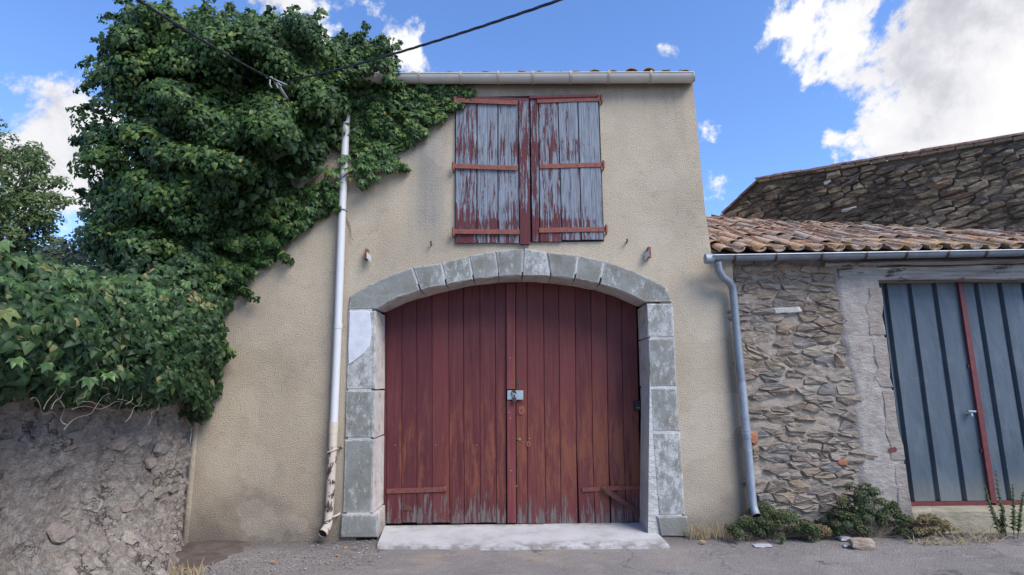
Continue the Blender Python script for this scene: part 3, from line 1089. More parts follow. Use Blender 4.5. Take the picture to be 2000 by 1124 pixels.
# strap hinges
def strap(a, b, wpx, Y, parent, mat='rust_red_iron', studs=4, name='strap_hinge', end=None):
    A, B = P(*a, Y), P(*b, Y)
    wd = wpx / 175.
    m = MB()
    m.bar(A, B, wd, .008, bevel=.002)
    for i in range(studs):
        q = A.lerp(B, (i + .5) / studs + random.uniform(-.03, .03))
        m.ball(q + Vector((0, -.005, random.uniform(-.003, .003))), .0075, sc=(1, .6, 1), seg=7, rings=4)
    if end is not None:
        q = P(*end, Y)
        m.tube([q + Vector((0, -.006, -.042)), q + Vector((0, -.006, .042))], .015, 8)
        m.tube([q + Vector((0, .08, -.05)), q + Vector((0, -.006, -.05)), q + Vector((0, -.006, .05))], .0095, 7)
    return m.build(name, mat, parent)
strap((755, 960), (872, 956), 9, YD - .012, leafL, 'maroon_iron', 4)
m = MB()
q = P(868, 955.5, YD - .016)
m.ball(q, .026, sc=(1, .25, 1.1), seg=10)
m.build('strap_tip', 'maroon_iron', leafL)
strap((1137, 957), (1252, 952), 8, YD - .012, leafR, 'maroon_iron', 4)
m = MB()
m.bar(P(1176, 953, YD - .045), P(1264, 1013, YD - .05), .055, .012, bevel=.003)
m.ball(P(1180, 955, YD - .05), .03, sc=(1, .5, 1), seg=9)
m.build('iron_stay', 'dark_rust_iron', leafR)
# half-round cat hole cover low on the left leaf
m = MB()
cpt = P(795, 998, YD - .010)
arcp = [cpt + Vector((math.cos(a) * .052, 0, math.sin(a) * .062)) for a in np.linspace(0, math.pi, 10)]
m.prism(arcp, [q + Vector((0, .012, 0)) for q in arcp], .003)
m.build('vent_cover', 'dark_rust_iron', leafL)
# locks
m = MB()
f = [P(991, 780, YD - .036), P(1021, 780, YD - .036), P(1021.5, 763, YD - .036), P(991, 763, YD - .036)]
for (xa, xb) in ((991, 1003), (1005, 1022)):
    f = [P(xa, 781, YD - .036), P(xb, 781, YD - .036), P(xb, 763, YD - .036), P(xa, 763, YD - .036)]
    m.prism(f, [q + Vector((0, .008, 0)) for q in f], .0015)
for (x, y) in ((993.5, 771), (996.5, 777), (1016, 765), (1019.5, 771.5), (1015, 777)):
    m.ball(P(x, y, YD - .037), .005, seg=7, rings=4)
hasp = m.build('hasp', 'galvanised', leafR)
m = MB()
ring = [P(1003.5, 768, YD - .045) + Vector((math.cos(a) * .026, 0, math.sin(a) * .026)) for a in np.linspace(0, 2 * math.pi, 14)]
m.tube(ring, .006, 7)
m.build('staple', 'dark_iron', leafR)
m = MB()
f = [P(1008, 753, YD - .006), P(1013, 753, YD - .006), P(1013, 742, YD - .006), P(1008, 742, YD - .006)]
m.prism(f, [q + Vector((0, .004, 0)) for q in f], 0)
f = [P(1009.5, 751, YD - .012), P(1011.5, 751, YD - .012), P(1011.5, 745, YD - .012), P(1009.5, 745, YD - .012)]
m.prism(f, [q + Vector((0, .008, 0)) for q in f], .001)
m.build('old_latch', 'dark_iron', leafR)
for (cx, cy, rw, rh) in ((1018.5, 802, .036, .05), (1032, 868, .026, .030)):
    m = MB()
    c0 = P(cx, cy, YD - .012)
    e = [c0 + Vector((math.copysign(abs(math.cos(a)) ** .6, math.cos(a)) * rw, 0, math.copysign(abs(math.sin(a)) ** .6, math.sin(a)) * rh)) for a in np.linspace(0, 2 * math.pi, 16, endpoint=False)]
    m.prism(e, [q + Vector((0, .010, 0)) for q in e], .003, 0, 0)
    k = [c0 + Vector((dx, -.0012, dz)) for dx, dz in ((-.004, -.014), (.004, -.014), (.006, .012), (-.006, .012))]
    m.prism(k, [q + Vector((0, .002, 0)) for q in k], 0, 1, 1)
    m.build('keyhole_plate', ['rust_red_iron', 'void_dark'], leafR)
m = MB()
c0 = P(1015, 858, YD - .006)
m.tube([c0 + Vector((0, .004, 0)), c0 + Vector((0, -.014, 0))], .017, 12)
for dx, dz in ((-.03, .0), (-.028, -.033), (.030, -.03)):
    m.ball(c0 + Vector((dx, 0, dz)), .006, seg=7, rings=4)
m.build('cylinder_lock', 'brass', leafR)
for (x, y) in ((1034.5, 857), (996, 817), (996, 700), (772, 870), (851, 870), (994, 806), (931, 870), (1009, 950), (998, 920)):
    m = MB()
    m.ball(P(x, y, YD - .006 - (.026 if 989 < x < 1008 else 0)), .0055, seg=7, rings=4)
    m.build('screw_head', 'white_metal', leafR if x > 988 else leafL)
m = MB()
f = [P(1239, 802, YD - .04), P(1252, 802, YD - .04), P(1252, 783, YD - .04), P(1239, 783, YD - .04)]
m.prism(f, [q + Vector((0, .037, 0)) for q in f], .006)
c0 = P(1246, 797, YD - .043)
m.box(c0 + Vector((-.018, -.004, -.005)), c0 + Vector((.018, .004, .004)), 1)
m.build('key_box', ['black_plastic', 'zinc'], leafR)
# dark interior behind the leaves
m = MB()
m.box((-1.8, YD + .2, 0), (1.8, YD + .25, 3.1))
m.build('interior', 'void_dark', bld)

# ---- loft shutters
m = MB()
f = [P(889, 476, -.004), P(1180, 472, -.004), P(1170, 186, -.004), P(889, 190, -.004)]
m.prism(f, [q + Vector((0, .02, 0)) for q in f])
loft = m.build('loft_frame', 'void_dark', bld)
SY = -.035


def shutter(jt, jb, ytop, ybot, thick_last, lean):
    m = MB()
    f = [P(jb[0] + 2, ybot[0] - 3, SY + .02), P(jb[-1] - 2, ybot[1] - 3, SY + .02), P(jt[-1] - 2, ytop[1] + 3, SY + .02), P(jt[0] + 2, ytop[0] + 3, SY + .02)]
    m.prism(f, [q + Vector((0, .008, 0)) for q in f])
    sh = m.build('loft_shutter', 'void_dark', bld)
    n = len(jt) - 1
    for i in range(n):
        mid = ((jt[i] + jt[i + 1]) / 2, (jb[i] + jb[i + 1]) / 2)
        cover = i in thick_last
        two = not cover
        yt = ytop[0] + (ytop[1] - ytop[0]) * (i + .5) / n
        yb = ybot[0] + (ybot[1] - ybot[0]) * (i + .5) / n + random.choice([-2, -.5, 0, .5]) + (1.5 if cover else 0)
        m = MB()
        segs = [(jt[i], mid[0], jb[i], mid[1]), (mid[0], jt[i + 1], mid[1], jb[i + 1])] if two else [(jt[i], jt[i + 1], jb[i], jb[i + 1])]
        for k, (ta, tb, ba, bb) in enumerate(segs):
            # one board with a bead down its middle
            ga, gb = (.9, .12) if (two and k == 0) else ((.12, .9) if two else (.7, .7))
            yy = SY - (.016 if cover else 0) + random.uniform(-.002, .002)
            f = [P(ba + ga, yb, yy), P(bb - gb, yb, yy), P(tb - gb, yt, yy), P(ta + ga, yt, yy)]
            m.prism(f, [q + Vector((0, .02 + (.016 if cover else 0), 0)) for q in f], .003)
        m.build('plank', 'peeling_red_wood_thick' if (cover or (i == 0 and lean == 'l')) else 'peeling_red_wood', sh)
    return sh


shL = shutter([890, 932, 972.5, 1012, 1034], [888.5, 931, 972.5, 1015, 1036.5], (197, 198), (475, 476), {3}, 'l')
shR = shutter([1035, 1052, 1089, 1128, 1168.5], [1039, 1054, 1098, 1136, 1179.5], (192, 187), (473, 470), {}, 'r')
for a, b, e in (((888, 196), (1011, 201), (888, 195.5)), ((886, 324.5), (1011, 329), (885, 325)), ((886, 452.5), (1015, 453.5), (885, 453))):
    strap(a, b, 9.5, SY - .024, shL, studs=5, end=e)
for a, b, e in (((1049, 197.5), (1174, 193.5), (1175, 193)), ((1054, 325.5), (1177, 322), (1178.5, 322)), ((1053, 450.5), (1183, 448), (1184, 448))):
    strap(a, b, 9.5, SY - .008, shR, studs=6, end=e)
m = MB()
f = [P(890, 196, -.05), P(1033, 199, -.05), P(1033, 192, -.05), P(890, 187, -.05)]
m.prism(f, [q + Vector((0, .05, 0)) for q in f], .004)
m.build('head_board', 'red_strip_paint', loft)
m = MB()
f = [P(1034, 192.5, -.06), P(1168, 189, -.06), P(1168, 184, -.06), P(1034, 187, -.06)]
m.prism(f, [q + Vector((0, .06, 0)) for q in f], .004)
m.build('head_board', 'red_strip_paint', loft)

# ---- iron catches and stubs in the render
for (x, y, sgn) in ((718, 501, 1), (1266, 497, -1)):
    c0 = P(x, y)
    m = MB()
    a = [c0 + Vector((-.016, -.012, -.05)), c0 + Vector((.016, -.012, -.05)), c0 + Vector((.016, -.012, .07)), c0 + Vector((-.016, -.012, .07))]
    m.prism([q + Vector((0, -.06, 0)) for q in a], a, .004)
    b = [c0 + Vector((sgn * .012 + sgn * .045 * k, -.09 + .03 * k, z)) for k, z in ((0, .03), (1, -.01), (1, -.085), (0, -.04))]
    m.prism(b, [q + Vector((0, .012, 0)) for q in b], .002, 1, 1)
    m.build('shutter_catch', ['rust_red_iron', 'white_metal'], bld)
for (x, y) in ((843, 479), (1223, 475)):
    c0 = P(x, y)
    m = MB()
    m.tube([c0 + Vector((0, .02, 0)), c0 + Vector((0, -.06, .006)), c0 + Vector((0, -.068, .03))], [.009, .009, .012], 7)
    m.build('iron_stub', 'rust_red_iron', bld)

# ---- roof with clay tiles
SL = math.tan(R(16))
ZE = P(1100, 142, -.1).z
m = MB()
f = [(XL - .1, -.09, ZE - .06), (P(1352, 150).x, -.09, ZE - .06), (P(1352, 150).x, 7, ZE - .06 + 7.09 * SL), (XL - .1, 7, ZE - .06 + 7.09 * SL)]
m.prism([Vector(q) for q in f], [Vector(q) - Vector((0, 0, .06)) for q in f])
roof = m.build('roof', 'dark_mortar', bld)


def tile_mesh(name, r0, r1, L, th, concave=False, k=7):
    """a tapered half-round clay tile lying along +Y, uphill end at +Y"""
    m = MB()
    vs = []
    for (yy, r) in ((0, r0), (L, r1)):
        for rr in (r, r - th):
            for i in range(k):
                a = math.pi * i / (k - 1)
                z = math.sin(a) * rr * .72
                vs.append((math.cos(a) * rr, yy, -z if concave else z))
    o = lambda e, s, i: e * 2 * k + s * k + i
    fs = []
    for i in range(k - 1):
        fs.append((o(0, 0, i), o(0, 0, i + 1), o(1, 0, i + 1), o(1, 0, i)))
        fs.append((o(0, 1, i), o(1, 1, i), o(1, 1, i + 1), o(0, 1, i + 1)))
        fs.append((o(0, 0, i), o(0, 1, i), o(0, 1, i + 1), o(0, 0, i + 1)))
    fs.append((o(0, 0, 0), o(1, 0, 0), o(1, 1, 0), o(0, 1, 0)))
    fs.append((o(0, 0, k - 1), o(0, 1, k - 1), o(1, 1, k - 1), o(1, 0, k - 1)))
    m.add(vs, fs)
    me = bpy.data.meshes.new(name)
    me.from_pydata(m.v, [], m.f)
    me.materials.append(MATS['clay_tile'])
    me.polygons.foreach_set('use_smooth', [True] * len(m.f))
    me.set_sharp_from_angle(angle=R(45))
    import bmesh
    bm = bmesh.new(); bm.from_mesh(me); bmesh.ops.recalc_face_normals(bm, faces=bm.faces); bm.to_mesh(me); bm.free()
    return me


TILE_UP = [tile_mesh('cover_tile', .080 + .008 * i, .064, .44, .010) for i in range(2)]
TILE_DN = [tile_mesh('channel_tile', .075, .092, .46, .013, True)]
ang = math.atan(SL)
tx = P(1336, 140, -.12).x
col_i = 0
while tx > XL:
    for rrow in range(2):
        raise_ = .0 if col_i > 3 else .012
        o = link_mesh('tile', TILE_UP[col_i % 2], roof, (tx + random.uniform(-.012, .012), -.15 + rrow * .36 + random.uniform(-.025, .025), ZE - .066 + raise_ * .9 + random.uniform(-.008, .006) + (rrow * .36) * SL))
        o.rotation_euler = (ang + random.uniform(-.02, .02), random.uniform(-.05, .05), random.uniform(-.04, .04))
        o = link_mesh('tile', TILE_DN[0], roof, (tx - .105, -.13 + rrow * .36, ZE + .01 + (rrow * .36) * SL))
        o.rotation_euler = (ang, 0, 0)
    tx -= .212
    col_i += 1

# ---- cream gutter
def gutter(xa, ya, xb, yb, Yc, rad, mat, brk_mat, brackets, parent, name='gutter', ends=True, bead=.008):
    A, B = P(xa, ya, Yc - rad), P(xb, yb, Yc - rad)
    A.y = B.y = Yc
    m = MB()
    k = 12
    vs = []
    for q in (A, B):
        for rr in (rad, rad - .005):
            for i in range(k + 1):
                a = math.pi * i / k
                vs.append(q + Vector((0, -math.cos(a) * rr, -math.sin(a) * rr)))
    K = k + 1
    fs = []
    for i in range(k):
        fs.append((i, i + 1, 2 * K + i + 1, 2 * K + i))
        fs.append((K + i, 3 * K + i, 3 * K + i + 1, K + i + 1))
    m.add(vs, fs)
    m.tube([A + Vector((0, -rad, 0)), B + Vector((0, -rad, 0))], bead, 8)
    if ends:
        for q, sx in ((A, -1), (B, 1)):
            e = [q + Vector((0, -math.cos(math.pi * i / k) * (rad + .006), -math.sin(math.pi * i / k) * (rad + .006))) for i in range(k + 1)]
            m.prism([p_ + Vector((sx * .008, 0, 0)) for p_ in e], [p_ - Vector((sx * .006, 0, 0)) for p_ in e])
    g = m.build(name, mat, parent, True)
    for bx in brackets:
        u = (bx - xa) / (xb - xa)
        q = A.lerp(B, u)
        m = MB()
        loop = [q + Vector((random.uniform(-.002, .002), -math.cos(a) * (rad + .006), -math.sin(a) * (rad + .006))) for a in np.linspace(-.25, math.pi, 14)]
        m2 = []
        for i in range(len(loop) - 1):
            m.bar(loop[i], loop[i + 1], .022, .006, up=(1, 0, 0), bevel=0)
        m.build('gutter_bracket', brk_mat, g)
    return g, A, B


gutter(600, 144, 1355, 141, -.115, .082, 'cream_gutter', 'bracket_cream', (740, 819, 900, 973, 1041, 1115, 1190, 1272), bld)

# ---- white downpipe
PY = -.075
m = MB()
m.tube([P(678, 175, PY), P(676, 235, PY), P(668, 420, PY), P(660, 640, PY), P(652, 826, PY)], .0425, 16)
m.tube([P(661, 632, PY), P(660, 642, PY)], .047, 16)
dp = m.build('downpipe', 'white_pvc', bld, True)
m = MB()
m.tube([P(652, 824, PY), P(651, 847, PY)], .048, 16)
m.tube([P(651, 846, PY), P(650, 872, PY)], .045, 16)
m.build('pipe_coupling', 'cream_pvc', dp, True)
m = MB()
m.tube([P(650, 868, PY), P(646, 950, PY), P(641.5, 1018, PY), P(640, 1026, PY - .01), P(636, 1035, PY - .05), P(630, 1043, PY - .10)], .044, 16, cap=False)
m.tube([P(636, 1035, PY - .05), P(630, 1043, PY - .10)], .048, 16, cap=False)
m.tube([P(641, 1022, PY), P(636, 1035, PY - .05), P(630.5, 1042, PY - .095)], .040, 12, mi=1)
m.build('iron_foot', ['peeling_cream_iron', 'void_dark'], dp, True)
for (x, y) in ((649, 879), (643, 1012)):
    c0 = P(x, y, PY)
    m = MB()
    lp = [c0 + Vector((math.cos(a) * .05, math.sin(a) * .05, -.008 + .02 * math.cos(a))) for a in np.linspace(-math.pi, .05, 12)] + [c0 + Vector((.075, .04, .02)), c0 + Vector((.085, .08, .026))]
    m.tube(lp, .011, 7)
    m.build('pipe_clip', 'peeling_cream_iron', dp, True)
c0 = P(670, 411, PY)
m = MB()
m.tube([c0 + Vector((math.cos(a) * .047, math.sin(a) * .047, 0)) for a in np.linspace(0, 2 * math.pi, 14)], .006, 6)
m.build('pipe_clip', 'zinc_dull', dp, True)

# ================================================================== STONE SHED
shed = thing('stone_shed', (3.4, 0, 0), 'low rubble stone shed with a clay tile roof and blue sheet metal door', 'shed')
XS0, XS1 = P(1428, 600).x, 7.6
SWY = .03
m_x0 = P(1425, 700).x
ZT = 2.98


def shed_pt(u, v, h):
    return Vector((u, SWY - h, v))


def mort(u, v):
    x = m_x0 + (3.95 - m_x0) * u
    z = -.1 + (ZT + .1) * v
    h = .001 + .014 * fbm((x * 4, z * 5, 2.2)) + .014 * fbm((x * 14, z * 20, 9.2))
    return shed_pt(x, z, h)


swall = grid_mesh('wall', 'lime_mortar', shed, mort, 80, 150)
# rest of the shed body: back, far side
m = MB()
m.box((m_x0, .25, -.1), (XS1, .30, .2))
m.box((m_x0 + .02, .16, -.1), (3.93, .24, ZT))
m.box((3.5, .9, .0), (XS1, .95, 2.9))
m.build('inner_wall', 'void_dark', shed)
m = MB()
m.box((XS1 + .002, -.01, -.1), (XS1 + .5, .9, 2.9))
m.build('end_pier', 'lime_mortar', shed)
pier_left = [(1634, 528), (1640, 560), (1652, 640), (1668, 720), (1678, 800), (1684, 880), (1690, 960), (1697, 1045)]


def pier_x(z):
    pts = [P(x, y) for x, y in pier_left]
    zs = [q.z for q in pts][::-1]
    xs2 = [q.x for q in pts][::-1]
    return float(np.interp(z, zs, xs2))


rnd = random.Random(11)
seeds = coursed_seeds(m_x0 - .1, 4.0, -.05, ZT + .05, .06, .15, .12, .40, rnd)
seeds += [(rnd.uniform(m_x0, 4.0), rnd.uniform(0, ZT)) for k in range(int(len(seeds) * .45))]
cnt = 0
for poly in cells(seeds, 2.4):
    if len(poly) < 4:
        continue
    cx = sum(q[0] for q in poly) / len(poly)
    cz = sum(q[1] for q in poly) / len(poly)
    if cz < .02 or cz > ZT - .04 or cx < m_x0 + .05 or cx > pier_x(cz) + .03:
        continue
    poly = [(max(q[0], m_x0 + .005), q[1]) for q in poly]
    if rnd.random() < .12:
        continue
    s_ = stone_from_poly(poly, shed_pt, swall, 'schist', rnd, gap=rnd.uniform(.0, .007), proud=.028, rough=.024)
    cnt += 1
# three stones that stand out
for (x0, y0, x1, y1, mt, lb) in ((1509, 600, 1566, 612, 'pale_stone', 'long thin white stone'), (1636, 898, 1656, 911, 'orange_brick', 'broken orange brick chip'), (1463, 840, 1480, 868, 'orange_brick', None)):
    a, b = P(x0, y1), P(x1, y0)
    jj = lambda: random.uniform(-.008, .008)
    poly = [(a.x + jj(), a.z + jj()), ((a.x + b.x) / 2, a.z + jj()), (b.x + jj(), a.z + jj()), (b.x + jj(), b.z + jj()), ((a.x + b.x) / 2, b.z + jj()), (a.x + jj(), b.z + jj())]
    s_ = stone_from_poly(poly, shed_pt, swall, mt, rnd, gap=.001, proud=.048, rough=.004)
    if lb and s_:
        s_['label'] = lb

# ---- plastered pier beside the metal door
pr = [(1719, 556), (1725, 590), (1722, 615), (1729, 650), (1735, 690), (1738, 740), (1746, 765), (1752, 830), (1765, 880), (1770, 930), (1779, 985), (1790, 1045)]


def pier_r(z):
    pts = [P(x, y) for x, y in pr]
    return float(np.interp(z, [q.z for q in pts][::-1], [q.x for q in pts][::-1]))


def pier_fn(u, v):
    z = -.08 + (2.86 + .08) * v
    wob = .025 * fbm((z * 3, 2, 5))
    xl, xr = pier_x(z) - .05 + wob, pier_r(z)
    uu = min(u / .9, 1)
    x = xl + (xr - xl) * uu
    h = .035 + .012 * fbm((x * 7, z * 7, 4)) + .004 * fbm((x * 25, z * 25, 8))
    h *= min(1, uu * 9)
    if u > .9:
        h = .035 - (u - .9) / .1 * .26
        x = xr - .0 + .006 * fbm((z * 12, 0, 2))
    return shed_pt(x, z, h - .002)


pier = grid_mesh('pier', 'pier_plaster', shed, pier_fn, 22, 90)
# dressed quoins showing through the plaster along the opening
qy = [(562, 655), (660, 757), (763, 900), (908, 1040)]
for (ya, yb) in qy:
    f = []
    za, zb = P(1740, ya).z, P(1740, yb).z
    wd = random.uniform(.14, .2)
    ring = []
    for zz in np.linspace(zb, za, 6):
        ring.append((pier_r(zz) + .004, zz))
    lft = [(pier_r(zz) - wd + random.uniform(-.03, .03), zz) for zz in np.linspace(za, zb, 6)]
    f = [Vector((x, SWY - .0395, z)) for x, z in ring + lft]
    m = MB()
    m.prism(f, [Vector((q.x, .2, q.z)) for q in f], .012)
    m.v = [(x + random.uniform(-.004, .004), y + random.uniform(-.003, .003), z) for x, y, z in m.v]
    m.build('quoin', 'pier_stone', pier)
m = MB()
sp = [(1737, 876), (1748, 873), (1753, 878), (1750, 883), (1741, 884), (1735, 881)]
m.prism([P(x, y, SWY - .0425) for x, y in sp], [P(x, y, SWY - .03) for x, y in sp])
m.build('paint_smear', 'red_steel', pier)

# ---- lintel beam, wall plate
def rough_beam(name, pts_top, pts_bot, Y0, Y1, mat, parent, n=26):
    m = MB()
    rows = []
    for i in range(n + 1):
        u = i / n
        a = P(pts_top[0][0] + (pts_top[1][0] - pts_top[0][0]) * u, pts_top[0][1] + (pts_top[1][1] - pts_top[0][1]) * u, Y0)
        b = P(pts_bot[0][0] + (pts_bot[1][0] - pts_bot[0][0]) * u, pts_bot[0][1] + (pts_bot[1][1] - pts_bot[0][1]) * u, Y0)
        w1, w2 = .012 * fbm((a.x * 2.2, 1, pts_top[0][1])), .012 * fbm((a.x * 2.2, 5, pts_top[0][1]))
        rows.append([a + Vector((0, .015, w1)), a + Vector((0, -.006, w1 - .02)), (a + b) / 2 + Vector((0, -.012 + w2 * .6, 0)), b + Vector((0, -.004, .02 + w2)), b + Vector((0, .015, w2)),
                     Vector((b.x, Y1, b.z + w2)), Vector((a.x, Y1, a.z + w1))])
    k = 7
    vs = [q for r_ in rows for q in r_]
    fs = [(i * k + j, i * k + (j + 1) % k, (i + 1) * k + (j + 1) % k, (i + 1) * k + j) for i in range(n) for j in range(k)]
    fs += [tuple(range(k)), tuple(n * k + j for j in range(k - 1, -1, -1))]
    m.add(vs, fs)
    return m.build(name, mat, parent, True)


rough_beam('lintel', (( 1636, 524), (2075, 515)), ((1640, 547), (2075, 545)), SWY - .045, .26, 'weathered_beam', shed)
rough_beam('wall_plate', ((1612, 512), (2075, 500)), ((1612, 522), (2075, 512)), SWY - .05, .26, 'weathered_beam', shed)
m = MB()
f = [P(1640, 526, .06), P(2090, 520, .06), P(2090, 500, .06), P(1640, 500, .06)]
m.prism(f, [q + Vector((0, .1, 0)) for q in f])
m.build('wall_head', 'lime_mortar', shed)

# ---- sheet metal door
DY = .20
doorM = None
zt_, zb_ = P(1800, 540, DY).z, P(1860, 979, DY).z
m = MB()
m.box((P(1700, 760, DY + .05).x, DY + .055, zb_), (XS1, DY + .06, zt_))
doorM = m.build('metal_door', 'blue_sheet_metal', shed)
xr = lambda px, py=560: P(px, py, DY).x
edges = [1716, 1728, 1775, 1824, 1866]
bt = [1772, 1786, 1837, 1889, 1936]
edges2 = [1874, 1908, 1956, 2004, 2052, 2100]
bt2 = [1944, 1974, 2021, 2070, 2120, 2170]
pans = []
for E_, B_ in ((edges, bt), (edges2, bt2)):
    for i in range(len(E_) - 1):
        pans.append((P(E_[i], 548, DY).x, P(E_[i + 1], 548, DY).x, P(B_[i], 976, DY).x, P(B_[i + 1], 976, DY).x, i == len(E_) - 2))
for (a, b, c, d, last) in pans:
    x0, x1 = (a + c) / 2, (b + d) / 2           # ribs hang plumb
    gw = .05
    prof = [(x0, .045), (x0 + .012, 0), (x1 - gw, 0), (x1 - gw + .012, .045), (x1 - .0005, .045)]
    if last:
        prof = [(x0, .045), (x0 + .012, 0), (x1 - .001, 0)]
    m = MB()
    vs = [(x, DY + y, z) for z in (zb_, zt_) for x, y in prof]
    k = len(prof)
    m.add(vs, [(i, i + 1, k + i + 1, k + i) for i in range(k - 1)])
    m.build('sheet_panel', 'blue_sheet_metal', doorM)
px = ((P(1870, 548, DY).x + P(1940, 976, DY).x) / 2)
m = MB()
m.box((px - .036, DY - .035, zb_ - .02), (px + .022, DY + .03, zt_))
m.build('door_post', 'red_steel', doorM)
m = MB()
m.box((P(1776, 980, DY).x, DY - .012, zb_ - .045), (px - .038, DY + .04, zb_ - .004))
m.box((px + .024, DY - .012, zb_ - .045), (XS1, DY + .04, zb_ - .004))
m.build('bottom_rail', 'red_steel', doorM)
m = MB()
c0 = P(1893, 804, DY - .03)
m.bar(c0 + Vector((-.03, -.02, .005)), c0 + Vector((.055, -.02, .0)), .018, .02)
m.tube([c0 + Vector((.0, .03, -.03)), c0 + Vector((0, -.03, -.03)), c0 + Vector((-.0, -.03, -.05))], .011, 8)
m.build('handle', 'galvanised', doorM)
for yy in (715, 880, 970):
    m = MB()
    m.box(Vector((px - .055, DY - .02, P(1900, yy, DY).z - .02)), Vector((px - .034, DY + .0, P(1900, yy, DY).z + .02)))
    m.build('hinge', 'dark_rust_iron', doorM)


def sill_fn(u, v):
    x = P(1782, 1000).x + (XS1 - P(1782, 1000).x) * u
    prof = [(-.12, -.06), (-.05, .0), (-.015, .10), (.0, .2), (.01, zb_ - .06), (.03, zb_ - .048), (.30, zb_ - .046)]
    k = min(int(v * 6), 5)
    f_ = v * 6 - k
    y = prof[k][0] + (prof[k + 1][0] - prof[k][0]) * f_
    z = prof[k][1] + (prof[k + 1][1] - prof[k][1]) * f_
    return Vector((x, y + .02 * fbm((x * 3, z * 5, 1)) - .01, z + (.01 * fbm((x * 4, 2, 2)) if v < .9 else 0)))


grid_mesh('sill', 'sill_concrete', shed, sill_fn, 60, 18)

# ---- shed roof: clay canal tiles up to the angled wall behind
SR = .42
EY, EZ = -.14, P(1500, 483.5, -.14).z
WA, WB = Vector((3.55, 2.8)), Vector((6.48, .69))
wdir = (WB - WA).normalized()


def back_y(x):
    if x < WA.x:
        return WA.y + .02
    return WA.y + (x - WA.x) / wdir.x * wdir.y


RX0 = P(1392, 470).x + .005
m = MB()
xs_ = [RX0] + [WA.x] + [XS1]
low = [Vector((x, EY + .06, EZ - .075 + .06 * SR)) for x in xs_]
upp = [Vector((x, back_y(x), EZ - .075 + (back_y(x) - EY) * SR)) for x in xs_]
f = low + upp[::-1]
m.prism(f, [q - Vector((0, 0, .05)) for q in f])
sroof = m.build('roof', 'dark_mortar', shed)
for k in range(12):
    x = RX0 + .25 + k * .42
    m = MB()
    m.box((x, .06, EZ - .19), (x + .07, .5, EZ - .10))
    m.build('rafter', 'weathered_beam', sroof)
sang = math.atan(SR)
xc = RX0 + .09
pitch_x = .215
tiles = []
while xc < 7.3:
    L = (back_y(xc) - EY) / math.cos(sang)
    nr = int(L / .335) + 1
    jx = random.uniform(-.01, .01)
    for r_ in range(nr):
        s0 = r_ * .335 + random.uniform(-.02, .02)
        tiles.append((xc + jx + random.uniform(-.008, .008), s0, True))
        tiles.append((xc + jx + pitch_x / 2 + random.uniform(-.008, .008), s0 - (.085 if r_ == 0 else 0), False))
    xc += pitch_x
tiles.sort(key=lambda q: (q[1] * 1.0 + abs(q[0]) * .2))
rest = MB()
ntile = 0
for (x, s0, up) in tiles:
    me = TILE_UP[random.randrange(2)] if up else TILE_DN[0]
    yy = EY + s0 * math.cos(sang)
    zz = EZ + s0 * math.sin(sang) + (-.040 if up else .018) + random.uniform(-.014, .014)
    rot = (sang + random.uniform(-.05, .05) - .02, random.uniform(-.16, .16), random.uniform(-.11, .11))
    if ntile < 300:
        o = link_mesh('tile', me, sroof, (x, yy, zz))
        o.rotation_euler = rot
        ntile += 1
    else:
        from mathutils import Euler
        M_ = Matrix.Translation((x, yy, zz)) @ Euler(rot).to_matrix().to_4x4()
        rest.add([M_ @ v.co for v in me.vertices], [tuple(p_.vertices) for p_ in me.polygons])
if rest.v:
    o = rest.build('far_tiles', 'clay_tile', sroof, True)
    o['kind'] = 'stuff'

# ---- zinc gutter and downpipe
g2, GA, GB = gutter(1394, 499, 2080, 487, -.20, .058, 'zinc', 'dark_rust_iron', (1436, 1517, 1606, 1693, 1772, 1853, 1928, 2005), shed, bead=.010)
m = MB()
m.tube([GA + Vector((-.075, 0, -.025)), GA + Vector((.01, 0, -.025))], .055, 14)
m.build('end_stub', 'zinc_dull', g2, True)
m = MB()
pth = [P(1402, 512, -.2), P(1404, 528, -.19), P(1411, 541, -.165), P(1422, 549, -.125), P(1430, 560, -.1), P(1432.5, 575, -.085), P(1440, 660, -.08), P(1449, 750, -.08)]
m.tube(pth, .041, 14)
sdp = m.build('downpipe', 'zinc', shed, True)
m = MB()
m.tube([P(1448.5, 746, -.08), P(1458, 850, -.08), P(1470, 985, -.085), P(1474, 998, -.1), P(1478, 1008, -.14)], .043, 14, cap=False)
m.tube([P(1471, 990, -.087), P(1474, 998, -.1), P(1477.5, 1007, -.138)], .038, 12, mi=1)
m.build('lower_pipe', ['zinc_dull', 'void_dark'], sdp, True)
m = MB()
m.tube([P(1456.5, 838, -.08), P(1458, 852, -.08)], .047, 14)
for yy in (839, 846, 853):
    m.tube([P(1456.5 + (yy - 838) * .1, yy, -.08), P(1456.7 + (yy - 838) * .1, yy + 2.5, -.08)], .050, 14)
m.build('pipe_collar', 'zinc_dull', sdp, True)

# ================================================================== ANGLED STONE BUILDING BEHIND
nrm = Vector((-wdir.y, wdir.x))
if nrm.y > 0:
    nrm = -nrm
rear = thing('stone_building', (WA.x, WA.y, 0), 'dark rubble stone building with clay coping rising behind the shed roof', 'building')
wt = .58
ZTOP, ZFOOT = 4.74, 4.30


def rear_pt(u, v, h):
    return Vector((WA.x + wdir.x * u + nrm.x * h, WA.y + wdir.y * u + nrm.y * h, v))


U1 = 5.2
def rear_top(u):
    return ZFOOT + (ZTOP - ZFOOT) * min(1, max(0, u / wt)) - .045 * max(0, u - wt)


def rear_fn(u, v):
    uu = U1 * u
    z = 1.0 + (rear_top(uu) - 1.0) * v
    return rear_pt(uu, z, .018 * fbm((uu * 5, z * 6, 3.1)) + .008 * fbm((uu * 13, z * 15, 6)))


